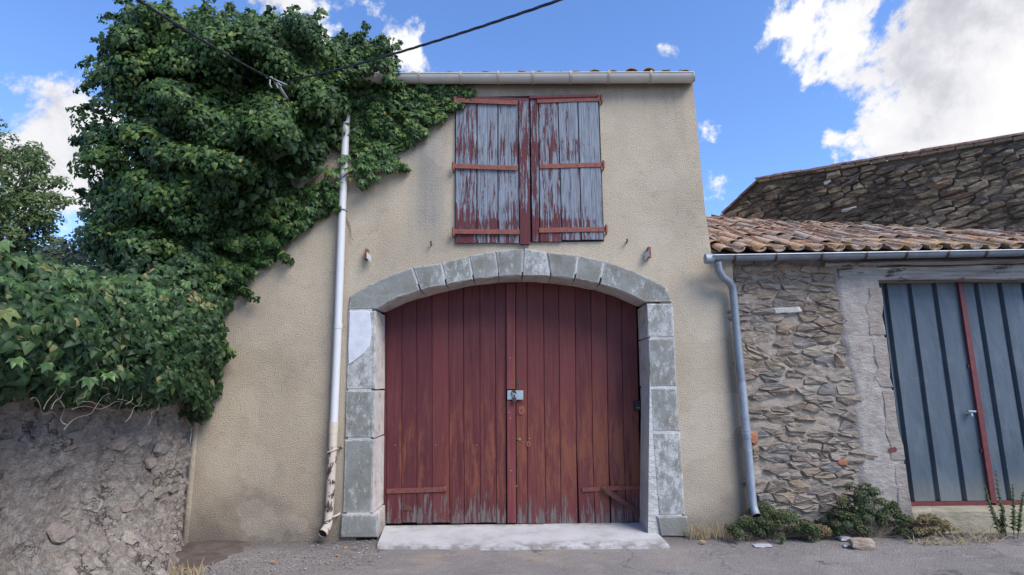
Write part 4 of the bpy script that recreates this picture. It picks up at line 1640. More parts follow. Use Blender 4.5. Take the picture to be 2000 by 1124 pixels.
rwall = grid_mesh('wall', 'dark_mortar', rear, rear_fn, 110, 60)
m = MB()
b0 = [rear_pt(0, 0, -.03), rear_pt(U1, 0, -.03), rear_pt(U1, rear_top(U1) - .03, -.03), rear_pt(wt, ZTOP - .02, -.03), rear_pt(0, ZFOOT - .02, -.03)]
m.prism(b0, [q - Vector((nrm.x, nrm.y, 0)) * 3.5 for q in b0])
m.build('body', 'dark_mortar', rear)
rnd = random.Random(5)
seeds = coursed_seeds(-.1, U1, 2.9, ZTOP + .1, .07, .125, .10, .34, rnd)
cand = []
for poly in cells(seeds, 2.5):
    if len(poly) < 4:
        continue
    cx = sum(q[0] for q in poly) / len(poly)
    cz = sum(q[1] for q in poly) / len(poly)
    if cx < .03 or cx > 4.6:
        continue
    yb = WA.y + wdir.y * cx
    if cz < EZ + (yb - EY) * SR - .12 or cz > rear_top(cx - .05) - .06:
        continue
    cand.append(poly)
for poly in cand[:300]:
    # beds tilt a little, as in the photograph
    c_x = sum(q[0] for q in poly) / len(poly)
    poly = [(q[0], q[1] + (q[0] - c_x) * .16) for q in poly]
    mt = 'pale_stone' if rnd.random() < .03 else 'dark_schist'
    if mt == 'pale_stone':
        cyy = sum(q[1] for q in poly) / len(poly)
        poly = [(c_x + (q[0] - c_x) * .55, cyy + (q[1] - cyy) * .6) for q in poly]
    stone_from_poly(poly, rear_pt, rwall, mt, rnd, gap=rnd.uniform(.0, .012), proud=.045, rough=.03)
# coping: a bed of flat stones and a row of half-round tiles along the top
m = MB()
ncp = 24
for i in range(ncp):
    ua, ub = wt + (U1 - wt) * i / ncp, wt + (U1 - wt) * (i + 1) / ncp - .008
    z0 = rear_top(ua) + random.uniform(-.006, .006)
    f = [rear_pt(ua, z0 - .015, .055), rear_pt(ub, z0 - .015, .055 + random.uniform(-.01, .01)), rear_pt(ub, z0 + .035, .055), rear_pt(ua, z0 + .035, .055)]
    m.prism(f, [q - Vector((nrm.x, nrm.y, 0)) * .5 for q in f], .006)
cop = m.build('coping', 'dark_schist', rear)
cop_me = tile_mesh('coping_tile', .075, .062, .40, .014)
cop_me.materials.clear()
cop_me.materials.append(MATS['old_coping_tile'])
rz = math.atan2(wdir.y, wdir.x) - math.pi / 2 + math.pi
for i in range(int((U1 - wt) / .27)):
    u = wt + .36 + i * .27
    q = rear_pt(u, rear_top(u) + .032 + random.uniform(-.005, .005), -.0)
    o = link_mesh('tile', cop_me, cop, q)
    o.rotation_euler = (.07 + random.uniform(-.02, .02), random.uniform(-.05, .05), rz + random.uniform(-.03, .03))
for i in range(2):
    u0 = wt * i / 2
    a = rear_pt(u0, rear_top(u0), .02)
    o = link_mesh('tile', cop_me, cop, a + Vector((0, 0, -.0)))
    o.rotation_euler = (math.atan2(ZTOP - ZFOOT, wt), 0, rz + math.pi)

# ================================================================== GARDEN WALL ON THE LEFT
TW = Vector((.14, -1.0)).normalized()
NW = Vector((1.0, .14)).normalized()
GL = 3.9
gw = thing('garden_wall', (XL, 0, 0), 'rough mortared rubble wall under the ivy at the left', 'wall')


def gw_pt(tt, z, h):
    fl = .40 * min(tt / 1.1, 1.25) * max(0, 1 - z / .95) ** 1.7
    x = XL - .02 + TW.x * tt + NW.x * (h + fl)
    y = .0 + TW.y * tt + NW.y * (h + fl)
    return Vector((x, y, z))


def gw_fn(u, v):
    tt, z = GL * u, -.1 + 2.2 * v
    h = .03 * fbm((tt * 2.3, z * 3, 1.7)) + .036 * fbm((tt * 6, z * 9 - tt * 2, 4.7)) - .018 * abs(fbm((tt * 9, z * 13, 2.7))) + .01 * fbm((tt * 22, z * 28, 2.7))
    return gw_pt(tt, z, h)


gwall = grid_mesh('wall', 'old_wall_mortar', gw, gw_fn, 220, 130)
m = MB()
b0 = [gw_pt(0, -.1, -.05), gw_pt(GL, -.1, -.25), gw_pt(GL, 2.1, -.05), gw_pt(0, 2.1, -.05)]
m.prism(b0, [q + Vector((-.45, 0, 0)) for q in b0])
m.build('core', 'old_wall_mortar', gw)
rnd = random.Random(21)
seeds = coursed_seeds(0, GL - .2, .02, 1.8, .08, .15, .12, .34, rnd)
for poly in cells(seeds, 2.0):
    if len(poly) < 4 or rnd.random() < .76:
        continue
    cx = sum(q[0] for q in poly) / len(poly)
    cz = sum(q[1] for q in poly) / len(poly)
    if cx < .10 or cx > GL - .3 or cz < .05 or cz > 1.75:
        continue
    sc_ = rnd.uniform(.5, 1.05)
    poly = [(cx + (q[0] - cx) * sc_, cz + (q[1] - cz) * sc_) for q in poly]
    poly = [q for q in poly if q[0] > .02]
    if len(poly) < 4:
        continue
    stone_from_poly(poly, gw_pt, gwall, 'old_wall_stone', rnd, gap=.004, proud=.006, rough=.018)


# ================================================================== FOLIAGE
def leaf_template(kind):
    if kind == 'ivy':
        v = [(0, 0, 0), (-.44, .14, -.09), (-.30, .58, -.10), (0, 1.12, -.20), (.30, .58, -.10), (.44, .14, -.09), (0, .40, .08)]
        f = [(6, 0, 1), (6, 1, 2), (6, 2, 3), (6, 3, 4), (6, 4, 5), (6, 5, 0)]
    elif kind == 'blade':
        v = [(0, 0, 0), (-.2, .45, .02), (0, 1, -.12), (.2, .45, .02)]
        f = [(0, 3, 2), (0, 2, 1)]
    else:
        v = [(0, 0, 0), (-.28, .35, .03), (-.2, .75, 0), (0, 1, -.08), (.2, .75, 0), (.28, .35, .03)]
        f = [(0, 5, 4), (0, 4, 3), (0, 3, 2), (0, 2, 1)]
    return np.array(v, float), np.array(f, int)


def leaves(name, pos, nor, size, tint, mat, parent, kind='ivy', tipdir=None, droop=1.0):
    """one mesh of many small leaves: positions, facing directions and sizes as arrays"""
    T, F = leaf_template(kind)
    N = len(pos)
    nor = nor / np.linalg.norm(nor, axis=1, keepdims=True)
    tip = np.tile(np.array([0, 0, -1.0]), (N, 1)) * droop + rng.normal(0, .55, (N, 3)) if tipdir is None else tipdir
    tip = tip - nor * (tip * nor).sum(1, keepdims=True)
    tip /= np.linalg.norm(tip, axis=1, keepdims=True) + 1e-9
    sid = np.cross(tip, nor)
    V = pos[:, None, :] + size[:, None, None] * (T[None, :, 0:1] * sid[:, None, :] + (T[None, :, 1:2] - .4) * tip[:, None, :] + T[None, :, 2:3] * nor[:, None, :])
    base = np.array(world_loc(parent)) if parent is not None else np.zeros(3)
    V = V.reshape(-1, 3) - base
    nv, nf = len(T), len(F)
    FF = (F[None] + (np.arange(N) * nv)[:, None, None]).reshape(-1)
    me = bpy.data.meshes.new(name)
    me.vertices.add(N * nv)
    me.vertices.foreach_set('co', V.reshape(-1))
    me.loops.add(N * nf * 3)
    me.loops.foreach_set('vertex_index', FF)
    me.polygons.add(N * nf)
    me.polygons.foreach_set('loop_start', np.arange(N * nf) * 3)
    me.polygons.foreach_set('loop_total', np.full(N * nf, 3))
    at = me.attributes.new('tint', 'FLOAT', 'POINT')
    at.data.foreach_set('value', np.repeat(tint, nv))
    me.materials.append(MATS[mat])
    me.update(calc_edges=True)
    me.validate()
    o = link_mesh(name, me, parent)
    o['kind'] = 'stuff'
    return o


def clump_leaves(cl, per, smin, smax, outward=(0, -.75, .5), squash=(1.15, .9, .8)):
    """cl: list of (centre, radius); leaves sit on the outer half of each clump"""
    P_, N_, S_, T_ = [], [], [], []
    ow = np.array(outward)
    for (c, r, k) in cl:
        n = max(6, int(per * k))
        d = rng.normal(0, 1, (n * 2, 3))
        d /= np.linalg.norm(d, axis=1, keepdims=True)
        d = d[(d @ ow) > -.35][:n]
        n = len(d)
        rad = r * (1 - .45 * rng.random(n) ** 2)
        P_.append(np.array(c) + d * rad[:, None] * np.array(squash))
        N_.append(d * .75 + ow * .65 + rng.normal(0, .38, (n, 3)))
        S_.append(np.clip((smin + smax) / 2 * np.exp(rng.normal(0, .30, n)), smin * .55, smax * 1.2) * np.exp(rng.normal(0, .08)))
        b = rng.normal(.03, .14)
        T_.append(np.clip(.42 + b + rng.normal(0, .16, n) + .16 * d[:, 2], 0, .97))  # upper leaves get a lighter tint, top light put into the colour
    P_, N_, S_, T_ = np.vstack(P_), np.vstack(N_), np.hstack(S_), np.hstack(T_)
    yl = (rng.random(len(T_)) < .004) & (S_ < smax * .8)
    T_[yl] = 1.0
    return P_, N_, S_, T_


# ---- ivy on the barn
poly_ivy = [(935, 180), (905, 205), (880, 222), (850, 240), (832, 262), (800, 280), (778, 300), (735, 330), (700, 330), (690, 300), (668, 290), (640, 285), (615, 315), (560, 355), (585, 370), (640, 360), (655, 385), (610, 440), (560, 470),
            (530, 505), (495, 528), (470, 560), (440, 585), (420, 610), (400, 640), (330, 640), (230, 560), (190, 480), (185, 420), (215, 350), (175, 330), (190, 290), (170, 250), (205, 195), (195, 150), (220, 100), (245, 55), (270, 30), (330, 30),
            (370, 45), (430, 38), (470, 50), (520, 55), (555, 50), (605, 45), (635, 75), (660, 95), (700, 85), (740, 90), (758, 125), (762, 165), (800, 172), (870, 176)]
thk = [(935, 182, .04), (850, 215, .06), (800, 260, .08), (780, 200, .10), (740, 310, .12), (690, 300, .05), (676, 260, .04), (690, 235, .06), (660, 300, .06), (760, 130, .32), (700, 170, .25), (650, 90, .55), (520, 70, .75), (400, 60, .85), (260, 60, .75), (190, 200, .7), (190, 300, .65), (300, 250, .95),
       (420, 330, .85), (520, 250, .85), (600, 220, .6), (600, 290, .25), (560, 440, .10), (600, 430, .10), (480, 540, .12), (450, 430, .30), (520, 400, .16), (300, 400, .75), (240, 480, .7), (420, 600, .18), (350, 560, .5)]
TK = np.array(thk)


def thick_at(x, y):
    d2 = (TK[:, 0] - x) ** 2 + (TK[:, 1] - y) ** 2 + 200
    w_ = 1 / d2 ** 1.5
    return float((TK[:, 2] * w_).sum() / w_.sum())


ivy = thing('ivy_plant', (XL + .3, -.1, 0), 'huge dark green ivy smothering the upper left of the barn and its eave', 'ivy')
rnd = random.Random(3)
cl_front, cl_back, flat_pts = [], [], []
tries = 0
pts_used = []
while len(cl_front) < 1000 and tries < 60000:
    tries += 1
    x, y = rnd.uniform(160, 935), rnd.uniform(25, 640)
    if not inside(poly_ivy, x, y) or (662 < x < 690 and y > 226):
        continue
    th = thick_at(x, y)
    md = 10 if th < .2 else 12
    if any((x - a) ** 2 + (y - b) ** 2 < md * md for a, b in pts_used[-420:]):
        continue
    pts_used.append((x, y))
    airy = x < 300 and 170 < y < 335
    if airy and rnd.random() < .4:
        continue
    r = (.05 + .11 * min(1, th / .6)) * rnd.uniform(.75, 1.35)
    # hanging tiers: each swells towards its lower edge, then falls back into a dark gap
    ph_ = (y - .32 * x) / 105. + 1.1 * noise.noise(Vector((x * .006, y * .008, 4.2))) + .35 * noise.noise(Vector((x * .02, y * .02, 1.2)))
    lump = ph_ - math.floor(ph_)
    lump = lump / .82 if lump < .82 else (1 - lump) / .18
    Y = -max(.03, th * (.10 + 1.25 * lump) - r * .4) + rnd.uniform(-.07, .07) * th
    cl_front.append((tuple(P(x, y, Y)), r, .35 + r * 5.2))
    if th > .25 and not (airy and rnd.random() < .85):
        for k in range(2):
            Yb = rnd.uniform(Y, .05 if (x > 430 and y > 150) else .9)
            bx, by = P(x, y, Y).x, P(x, y, Y).z
            cl_back.append(((P(x, y, Y).x * 1.0 + rnd.uniform(-.08, .08), Yb, by - (0.0) + rnd.uniform(-.1, .05)), r * 1.2, .55))
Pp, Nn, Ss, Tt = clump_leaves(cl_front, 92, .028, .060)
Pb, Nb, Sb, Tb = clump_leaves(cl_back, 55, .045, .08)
leaves('foliage', np.vstack([Pp, Pb]), np.vstack([Nn, Nb]), np.hstack([Ss, Sb]), np.hstack([Tt, Tb * .6]), 'ivy_leaf', ivy)  # inner leaves tinted darker: the shade inside the ivy is painted
# close carpet flat on the render under the tiers
fp = []
while len(fp) < 6500:
    x, y = rnd.uniform(380, 935), rnd.uniform(165, 640)
    if inside(poly_ivy, x, y) and not (664 < x < 688 and y > 226):
        # thin out towards the rim so single leaves show against the wall
        fp.append(P(x, y, -rnd.uniform(.012, .07)))
fp = np.array([tuple(q) for q in fp])
leaves('clinging_leaves', fp, np.tile([0, -1.0, .35], (len(fp), 1)) + rng.normal(0, .28, (len(fp), 3)), rng.uniform(.03, .068, len(fp)), np.clip(rng.normal(.42, .2, len(fp)), 0, .97), 'ivy_leaf', ivy)
# loose sprays that break the outline
sp_c = []
for (x, y, dx, dy) in [(262, 12, -20, -8), (245, 35, -30, 2), (200, 118, -28, 4), (195, 150, -25, 18), (182, 205, -25, 10), (172, 268, -18, 8), (178, 315, -14, 22), (185, 385, -20, -6), (395, 30, 10, -18), (440, 30, 8, -14), (560, 38, 10, -14), (610, 38, 14, -12), (700, 78, 12, -16), (735, 84, 16, -6),
                       (330, 18, -6, -14), (480, 45, 6, -14), (640, 395, 10, 8), (545, 498, 12, 6), (475, 568, 14, 8), (435, 690, 10, 2), (290, 20, -10, -8), (220, 90, -20, -10), (520, 50, 4, -16), (655, 90, 8, -14), (760, 100, 10, -6), (775, 315, 12, 10), (700, 345, 8, 14)]:
    for k in range(8):
        u = k / 4.5
        Y = -thick_at(x, y) * .5
        sp_c.append((tuple(P(x + dx * u + rnd.uniform(-6, 6), y + dy * u + rnd.uniform(-6, 6), Y + rnd.uniform(-.1, .1))), .05, .22))
Pp, Nn, Ss, Tt = clump_leaves(sp_c, 46, .03, .06)
leaves('loose_sprays', Pp, Nn, Ss, Tt, 'ivy_leaf', ivy)
# woody stems
m = MB()
def wander(a, b, n, amp, seed):
    a, b = Vector(a), Vector(b)
    return [a.lerp(b, i / (n - 1)) + Vector((fbm((i * .26, seed, 0), 1), fbm((i * .26, seed, 4), 1) * .4, fbm((i * .26, seed, 9), 1))) * amp for i in range(n)]
for i, (a, b) in enumerate([((360, 800), (420, 420)), ((380, 640), (560, 300)), ((400, 560), (650, 180)), ((450, 500), (640, 330)), ((330, 560), (300, 120)), ((560, 300), (880, 190))]):
    pts = wander(P(*a, -.04), P(*b, -.05), 12, .09, i * 3.1)
    m.tube(pts, [.022 - .0013 * k for k in range(12)], 6)
m.build('stem', 'bark', ivy, True)
for i, (a, b) in enumerate([((596, 345), (640, 300)), ((600, 330), (622, 372)), ((588, 320), (612, 352)), ((676, 425), (690, 470)), ((545, 505), (580, 460)), ((612, 430), (645, 412)), ((525, 520), (560, 478))]):
    m = MB()
    m.tube(wander(P(*a, -.015), P(*b, -.02), 7, .04, 20 + i), .004, 5)
    m.build('twig', 'bark', ivy, True)

# ---- ivy hanging over the garden wall
wivy = thing('ivy_hedge', tuple(gw_pt(1.4, 0, .2)), 'tangled ivy hedge with bare twigs spilling over the garden wall', 'ivy')


def hedge_top(tt):
    return float(np.interp(tt, [0, .6, 1.2, 1.8, 2.6, 3.6], [3.4, 3.0, 2.62, 2.44, 2.36, 2.36]))


def hedge_bot(tt):
    return float(np.interp(tt, [0, .2, .5, .9, 1.4, 2.0, 2.6, 3.6], [1.22, 1.22, 1.30, 1.45, 1.42, 1.46, 1.50, 1.5]))


rnd = random.Random(8)
cl, clb = [], []
for k in range(760):
    tt = rnd.uniform(.02, 3.7)
    lo, hi = hedge_bot(tt), hedge_top(tt)
    v = rnd.random()
    z = lo + .06 + (hi - lo - .1) * v
    out = (.10 + .25 * math.sin(math.pi * min(1, v * .9 + .12))) * (.65 + .7 * (.5 + .5 * noise.noise(Vector((tt * 2.6, z * 4.2, 1)))))
    if tt < .7:
        out *= .62 + .38 * tt / .7
    hole_d = abs(tt - 1.0) / .22 + abs(z - 1.83) / .13
    if hole_d < 1:
        out -= .30
    r = rnd.uniform(.07, .13)
    cl.append((tuple(gw_pt(tt, z, out)), r, .8))
    if k % 2:
        clb.append((tuple(gw_pt(tt, z, out - rnd.uniform(.12, .5))), r * 1.2, .6))
Pp, Nn, Ss, Tt = clump_leaves(cl, 58, .028, .064, (.62, -.55, .42))
Pb, Nb, Sb, Tb = clump_leaves(clb, 26, .05, .085, (.62, -.55, .42))
leaves('foliage', np.vstack([Pp, Pb]), np.vstack([Nn, Nb]), np.hstack([Ss, Sb]), np.hstack([np.clip(Tt + .04, 0, 1), Tb * .5]), 'wall_ivy_leaf', wivy)  # leaves behind coloured darker to paint the hedge's inner shade
m = MB()
tw = [((170, 650, 1.0), (190, 720, 1.0)), ((175, 660, 1.0), (195, 690, 1.1)), ((250, 660, .8), (225, 775, .85)), ((250, 675, .8), (320, 700, .6)), ((255, 700, .8), (235, 800, .85)), ((130, 830, 1.2), (110, 760, 1.2)), ((125, 840, 1.15), (215, 770, .9)), ((140, 800, 1.1), (240, 790, .8)), ((160, 785, 1.1), (225, 800, .85)),
      ((245, 790, .8), (280, 740, .65)), ((245, 825, .75), (290, 745, .65)), ((100, 800, 1.3), (150, 740, 1.15)), ((230, 780, .9), (295, 797, .65)), ((265, 680, .8), (260, 740, .8)), ((180, 750, 1.0), (150, 790, 1.1)), ((200, 740, 1), (215, 790, .9)), ((85, 800, 1.4), (120, 740, 1.3)), ((60, 780, 1.5), (110, 815, 1.2)), ((290, 830, .6), (310, 790, .55))]
def on_hedge(px, py, off):
    d = ray(px, py)
    p0 = gw_pt(0, 1.6, off)
    n_ = Vector((NW.x, NW.y, 0))
    return CAM + d * ((p0 - CAM).dot(n_) / d.dot(n_))
for i, (a, b) in enumerate(tw):
    oa = .44 if a[1] < 740 else .38
    ob = .44 if b[1] < 740 else .34
    m = MB()
    m.tube(wander(on_hedge(a[0], a[1], oa), on_hedge(b[0], b[1], ob), 12, .05, 40 + i), [.0028 - .00012 * k for k in range(12)], 5)
    m.build('twig', 'dry_twig', wivy, True)

# ---- Virginia creeper with large five-fingered leaves, each leaf its own piece
def palmate(sz=1.0, seed=0):
    r_ = random.Random(seed)
    m = MB()
    for k, a in enumerate((-78, -38, 0, 38, 78)):
        L = (1.0, .92, .66)[abs(k - 2)] * r_.uniform(.9, 1.05)
        a = R(a + r_.uniform(-6, 6))
        dx, dy = math.sin(a), math.cos(a)
        sx, sy = dy, -dx
        w_ = .24 * L
        pts = [(0, 0, 0), (dx * L * .5 - sx * w_, dy * L * .5 - sy * w_, .06), (dx * L, dy * L, -.22 * L), (dx * L * .5 + sx * w_, dy * L * .5 + sy * w_, .06), (dx * L * .52, dy * L * .52, .0)]
        m.add(pts, [(0, 4, 1), (4, 2, 1), (0, 3, 4), (4, 3, 2)])
    me = bpy.data.meshes.new('creeper_leaf')
    me.from_pydata([(x * sz, y * sz, z * sz) for x, y, z in m.v], [], m.f)
    me.materials.append(MATS['creeper_leaf'])
    return me


PAL = [palmate(1, i) for i in range(4)]


def creeper(name_label, spots, lp, nrm_, szr, stems):
    root = thing('virginia_creeper', lp, name_label, 'creeper')
    m = MB()
    for i, (a, b) in enumerate(stems):
        m.tube(wander(a, b, 9, .05, 70 + i), .006, 5)
    m.build('stem', 'bark', root, True)
    for q in spots:
        n_ = Vector(nrm_) + Vector((random.gauss(0, .3), random.gauss(0, .25), random.gauss(0, .3)))
        n_.normalize()
        tip = Vector((random.gauss(0, .45), random.gauss(0, .2), -1))
        tip = (tip - n_ * tip.dot(n_)).normalized()
        sd_ = tip.cross(n_)
        Rm = Matrix((sd_, tip, n_)).transposed()
        o = link_mesh('leaf', random.choice(PAL), root, q)
        s_ = random.uniform(*szr)
        o.rotation_euler = Rm.to_euler()
        o.scale = (s_, s_, s_)
    return root


rnd = random.Random(17)
sp1 = []
pc = [(775, 300), (782, 320), (740, 345), (712, 362), (690, 350), (668, 340), (660, 400), (640, 410), (615, 400), (600, 440), (565, 452), (545, 425), (560, 390), (600, 365), (640, 330), (672, 300), (700, 290), (740, 280)]
while len(sp1) < 120:
    x, y = rnd.uniform(540, 785), rnd.uniform(280, 455)
    if inside(pc, x, y) and not (668 < x < 690 and y > 345 and rnd.random() < .9):
        sp1.append(P(x, y, -rnd.uniform(.05, .20)))
creeper('bright green creeper with five fingered leaves crossing the white downpipe', sp1, tuple(P(660, 350, 0)), (0, -1, .45), (.06, .10), [(P(545, 440, -.05), P(690, 330, -.12)), (P(690, 330, -.12), P(775, 305, -.1)), (P(560, 420, -.04), P(650, 400, -.08))])
sp2 = []
for k in range(150):
    tt = rnd.choice([rnd.uniform(1.5, 3.6), rnd.uniform(2.2, 3.6), rnd.uniform(.4, 3.2)])
    hi = hedge_top(tt)
    z = hi - rnd.random() ** 1.4 * (.75 if tt > 1.5 else .9)
    sp2.append(gw_pt(tt, z + .02, .36 + rnd.uniform(-.10, .12) - (.2 if z > hi - .1 else 0)))
creeper('pale green creeper with drooping fingered leaves on top of the ivy hedge at far left', sp2, tuple(gw_pt(2.4, 0, .3)), (.6, -.6, .5), (.05, .085), [(gw_pt(1.2, 1.9, .2), gw_pt(3.4, 2.0, .2)), (gw_pt(.6, 1.8, .2), gw_pt(2.4, 2.1, .2))])

# ---- trees beyond the garden
def tree(base, height, crown, nclump, per, s0, s1, mat, label, rtrunk, seed, squash=(1, 1, .9)):
    r_ = random.Random(seed)
    root = thing('tree', base, label, 'tree', None)
    base = Vector(base)
    m = MB()
    topc = base + Vector((0, 0, height * .8))
    m.tube(wander(base - Vector((0, 0, .2)), topc, 9, .12, seed), [rtrunk * (1 - .09 * k) for k in range(9)], 8)
    cl = []
    for k in range(nclump):
        while True:
            d = Vector((r_.uniform(-1, 1), r_.uniform(-1, 1), r_.uniform(-1, 1)))
            if .35 < d.length < 1:
                break
        c = base + Vector((d.x * crown[0], d.y * crown[0], crown[2] + d.z * crown[1]))
        c += Vector((fbm((k, 1, seed)), fbm((k, 2, seed)), fbm((k, 3, seed)))) * .25 * crown[0]
        cl.append((tuple(c), r_.uniform(.28, .55) * crown[0] * .36, 1.0))
        if k % 5 == 0:
            m.tube(wander(base + Vector((0, 0, height * r_.uniform(.35, .65))), c, 6, .1, seed + k), [rtrunk * .4 * (1 - .16 * j) for j in range(6)], 5)
    m.build('trunk', 'bark', root, True)
    p_, n_, s_, t_ = clump_leaves(cl, per, s0, s1, (.2, -.5, .7), squash)
    leaves('crown', p_, n_, s_, np.clip(t_, 0, .95), mat, root, 'oval', droop=.4)
    return root


tb = G(-60, 700, 0)
pt = P(20, 330, 6.0)
tree((pt.x - .45, 6.0, 0), 7.4, (1.55, 2.2, 5.45), 330, 80, .05, .105, 'tree_leaf', 'olive green tree standing in the sky gap at the far left edge', .14, 31)
pt = P(130, 440, 9.0)
tree((pt.x, 9.0, 0), 5, (1.9, 1.1, 4.35), 110, 55, .07, .12, 'far_tree_leaf', 'low grey green tree farther off in the gap between hedge and ivy', .13, 37)
pt = P(200, 400, 1.6)
tree((pt.x + .15, 1.6, 0), 4.2, (.75, .95, 3.35), 90, 55, .04, .075, 'far_tree_leaf', 'small pale leaved tree peeping out behind the left side of the ivy', .07, 41)

# ================================================================== OVERHEAD CABLES
def sag(a, b, n, s):
    a, b = Vector(a), Vector(b)
    return [a.lerp(b, i / (n - 1)) - Vector((0, 0, s * 4 * (i / (n - 1)) * (1 - i / (n - 1)))) for i in range(n)]


def twisted(name, pts, label, rad=.0085):
    m = MB()
    pts = [Vector(q) for q in pts]
    fine = []
    for i in range(len(pts) - 1):
        for k in range(10):
            fine.append(pts[i].lerp(pts[i + 1], k / 10))
    fine.append(pts[-1])
    for ph in (0, 2.1, 4.2):
        L = 0
        strand = []
        for i, q in enumerate(fine):
            if i:
                L += (q - fine[i - 1]).length
            a = ph + L * 14
            ax = (fine[min(i + 1, len(fine) - 1)] - fine[max(i - 1, 0)]).normalized()
            u = ax.orthogonal().normalized()
            strand.append(q + (u * math.cos(a) + ax.cross(u) * math.sin(a)) * rad * .55)
        m.tube(strand, rad * .8, 6)
    o = m.build(name, 'black_cable', None, True, origin=pts[0])
    return tag(o, label, 'cable', 'overhead electric cables')


JN = P(541, 160, -.85)
twisted('power_cable', sag(JN, P(265, -3, -2.9) + (P(265, -3, -2.9) - JN) + Vector((0, 0, .2)), 14, .10), 'black twisted cable from the ivy bracket up to the top left edge')
twisted('power_cable', sag(P(560, 160, -.83), P(1085, -2, -2.9) + (P(1085, -2, -2.9) - JN) + Vector((0, 0, .32)), 16, .16), 'black twisted cable from the ivy bracket rising rightward over the gutter', .0085)
br = thing('cable_bracket', tuple(P(560, 205, -.3)), 'grey steel cable anchor poking out of the ivy where two cables meet', 'bracket')
m = MB()
m.tube([P(580, 225, -.2), P(556, 186, -.72), P(538, 158, -.86)], .016, 8)
m.build('arm', 'cable_grey', br, True)
m = MB()
for i in range(3):
    m.tube(wander(P(520 + i * 5, 152 - i, -.87), P(560 - i * 8, 165 + i * 4, -.83), 6, .02, 90 + i), .006, 6)
m.tube([P(528, 150, -.88), P(527, 165, -.87), P(531, 172, -.86)], .006, 6)
m.build('clamp', 'cable_grey', br, True)
m = MB()
m.tube(wander(P(545, 165, -.84), P(575, 200, -.5), 8, .04, 95), .01, 6)
m.tube(wander(P(565, 162, -.83), P(590, 185, -.4), 8, .05, 97), .009, 6)
m.build('drop_wire', 'black_cable', br, True)

# ================================================================== PADLOCK
pk = thing('padlock', tuple(P(1004, 779, YD - .06)), 'small dark padlock hanging from the hasp of the red doors', 'padlock')
m = MB()
c0 = P(1004.5, 780, YD - .065)
f = [c0 + Vector((x, -.012, z)) for x, z in ((-.02, -.034), (.02, -.034), (.024, -.005), (.022, .022), (-.022, .022), (-.024, -.005))]
m.prism(f, [q + Vector((0, .024, 0)) for q in f], .004)
m.build('body', 'dark_iron', pk)
m = MB()
c1 = c0 + Vector((0, 0, .022))
m.tube([c1 + Vector((-.014, 0, 0)), c1 + Vector((-.014, 0, .02))] + [c1 + Vector((math.cos(a) * .014, 0, .02 + math.sin(a) * .016)) for a in np.linspace(math.pi, 0, 8)] + [c1 + Vector((.014, 0, 0))], .0045, 7)
m.build('shackle', 'galvanised', pk, True)

# ================================================================== PLANTS AND LITTER AT THE FOOT OF THE WALLS
def shrub(cx, cy, wpx, hpx, mat, label, seed, n=38, per=95, sz=(.012, .028), Yd=.17):
    r_ = random.Random(seed)
    b = G(cx, cy)
    root = thing('shrub', tuple(b), label, 'shrub')
    sc_ = (6.1 + b.y) / 1130.
    W, H = wpx * sc_ / 2, hpx * sc_
    m = MB()
    cl = []
    for k in range(n):
        a = r_.uniform(-1, 1)
        z = r_.random() ** .8 * H * (1 - .75 * abs(a) ** 1.6)
        c = b + Vector((a * W, r_.uniform(-1, .7) * Yd * (1 - .4 * z / H), .04 + z * .93))
        cl.append((tuple(c), r_.uniform(.035, .065), 1.0))
        m.tube(wander(b + Vector((a * W * .3, 0, 0)), c, 6, .02, seed + k), [.006 - .0008 * j for j in range(6)], 5)
    m.build('stem', 'bark', root, True)
    p_, n_, s_, t_ = clump_leaves(cl, per, *sz, (0, -.6, .6))
    leaves('foliage', p_, n_, s_, t_, mat, root, 'oval', droop=-.4)
    return root


def sprigs(cx, cy, wpx, n, hmin, hmax, mat, label, name, cat, seed, lean=.35, wid=.5, leafy=None):
    """thin upright blades or stalks in a tuft"""
    r_ = random.Random(seed)
    b = G(cx, cy)
    root = thing(name, tuple(b), label, cat)
    W = wpx * (6.1 + b.y) / 1130. / 2
    m = MB()
    for k in range(n):
        a = b + Vector((r_.uniform(-W, W), r_.uniform(-.06, .06), 0))
        h = r_.uniform(hmin, hmax)
        d = Vector((r_.gauss(0, lean), r_.gauss(-.1, lean * .7), 1)).normalized() * h
        pts = [a, a + d * .5 + Vector((0, 0, .04 * h)), a + d + Vector((d.x * .35, d.y * .3, -.22 * h * abs(d.x) / (h + 1e-6) * 2))]
        m.tube(pts, [.0032 * wid * 2, .0026 * wid * 2, .0008], 4)
    m.build('stalks', mat, root, True)['kind'] = 'stuff'
    return root


shrub(1505, 1052, 150, 58, 'shrub_leaf', 'low olive bush around the foot of the grey downpipe', 51, 60)
shrub(1700, 1050, 150, 98, 'shrub_leaf', 'taller dark green bush against the plastered pier', 53, 75)
shrub(1812, 1048, 80, 40, 'dry_leaf', 'low half dry brownish plant below the sill of the metal door', 57, 26)
shrub(1592, 1050, 44, 16, 'dry_leaf', 'withered low growth between the two green bushes', 58, 18)
sprigs(1375, 1050, 70, 110, .06, .20, 'straw', 'dry grey grass tuft between jamb and downpipe', 'grass_tuft', 'grass', 61)
sprigs(1440, 1053, 60, 60, .05, .12, 'straw', 'short brown grass left of the olive bush', 'grass_tuft', 'grass', 62)
sprigs(1840, 1062, 120, 60, .04, .16, 'straw', 'matted straw lying on the lane below the metal door', 'grass_tuft', 'grass', 63, 1.6)
sprigs(1920, 1056, 55, 36, .08, .24, 'straw', 'broken pale straw stalks leaning beside the tall weed', 'grass_tuft', 'grass', 64, 1.0)
sprigs(352, 1128, 75, 46, .06, .17, 'straw', 'dry upright stalks in the dirt at the foot of the garden wall', 'grass_tuft', 'grass', 65, .18, .9)
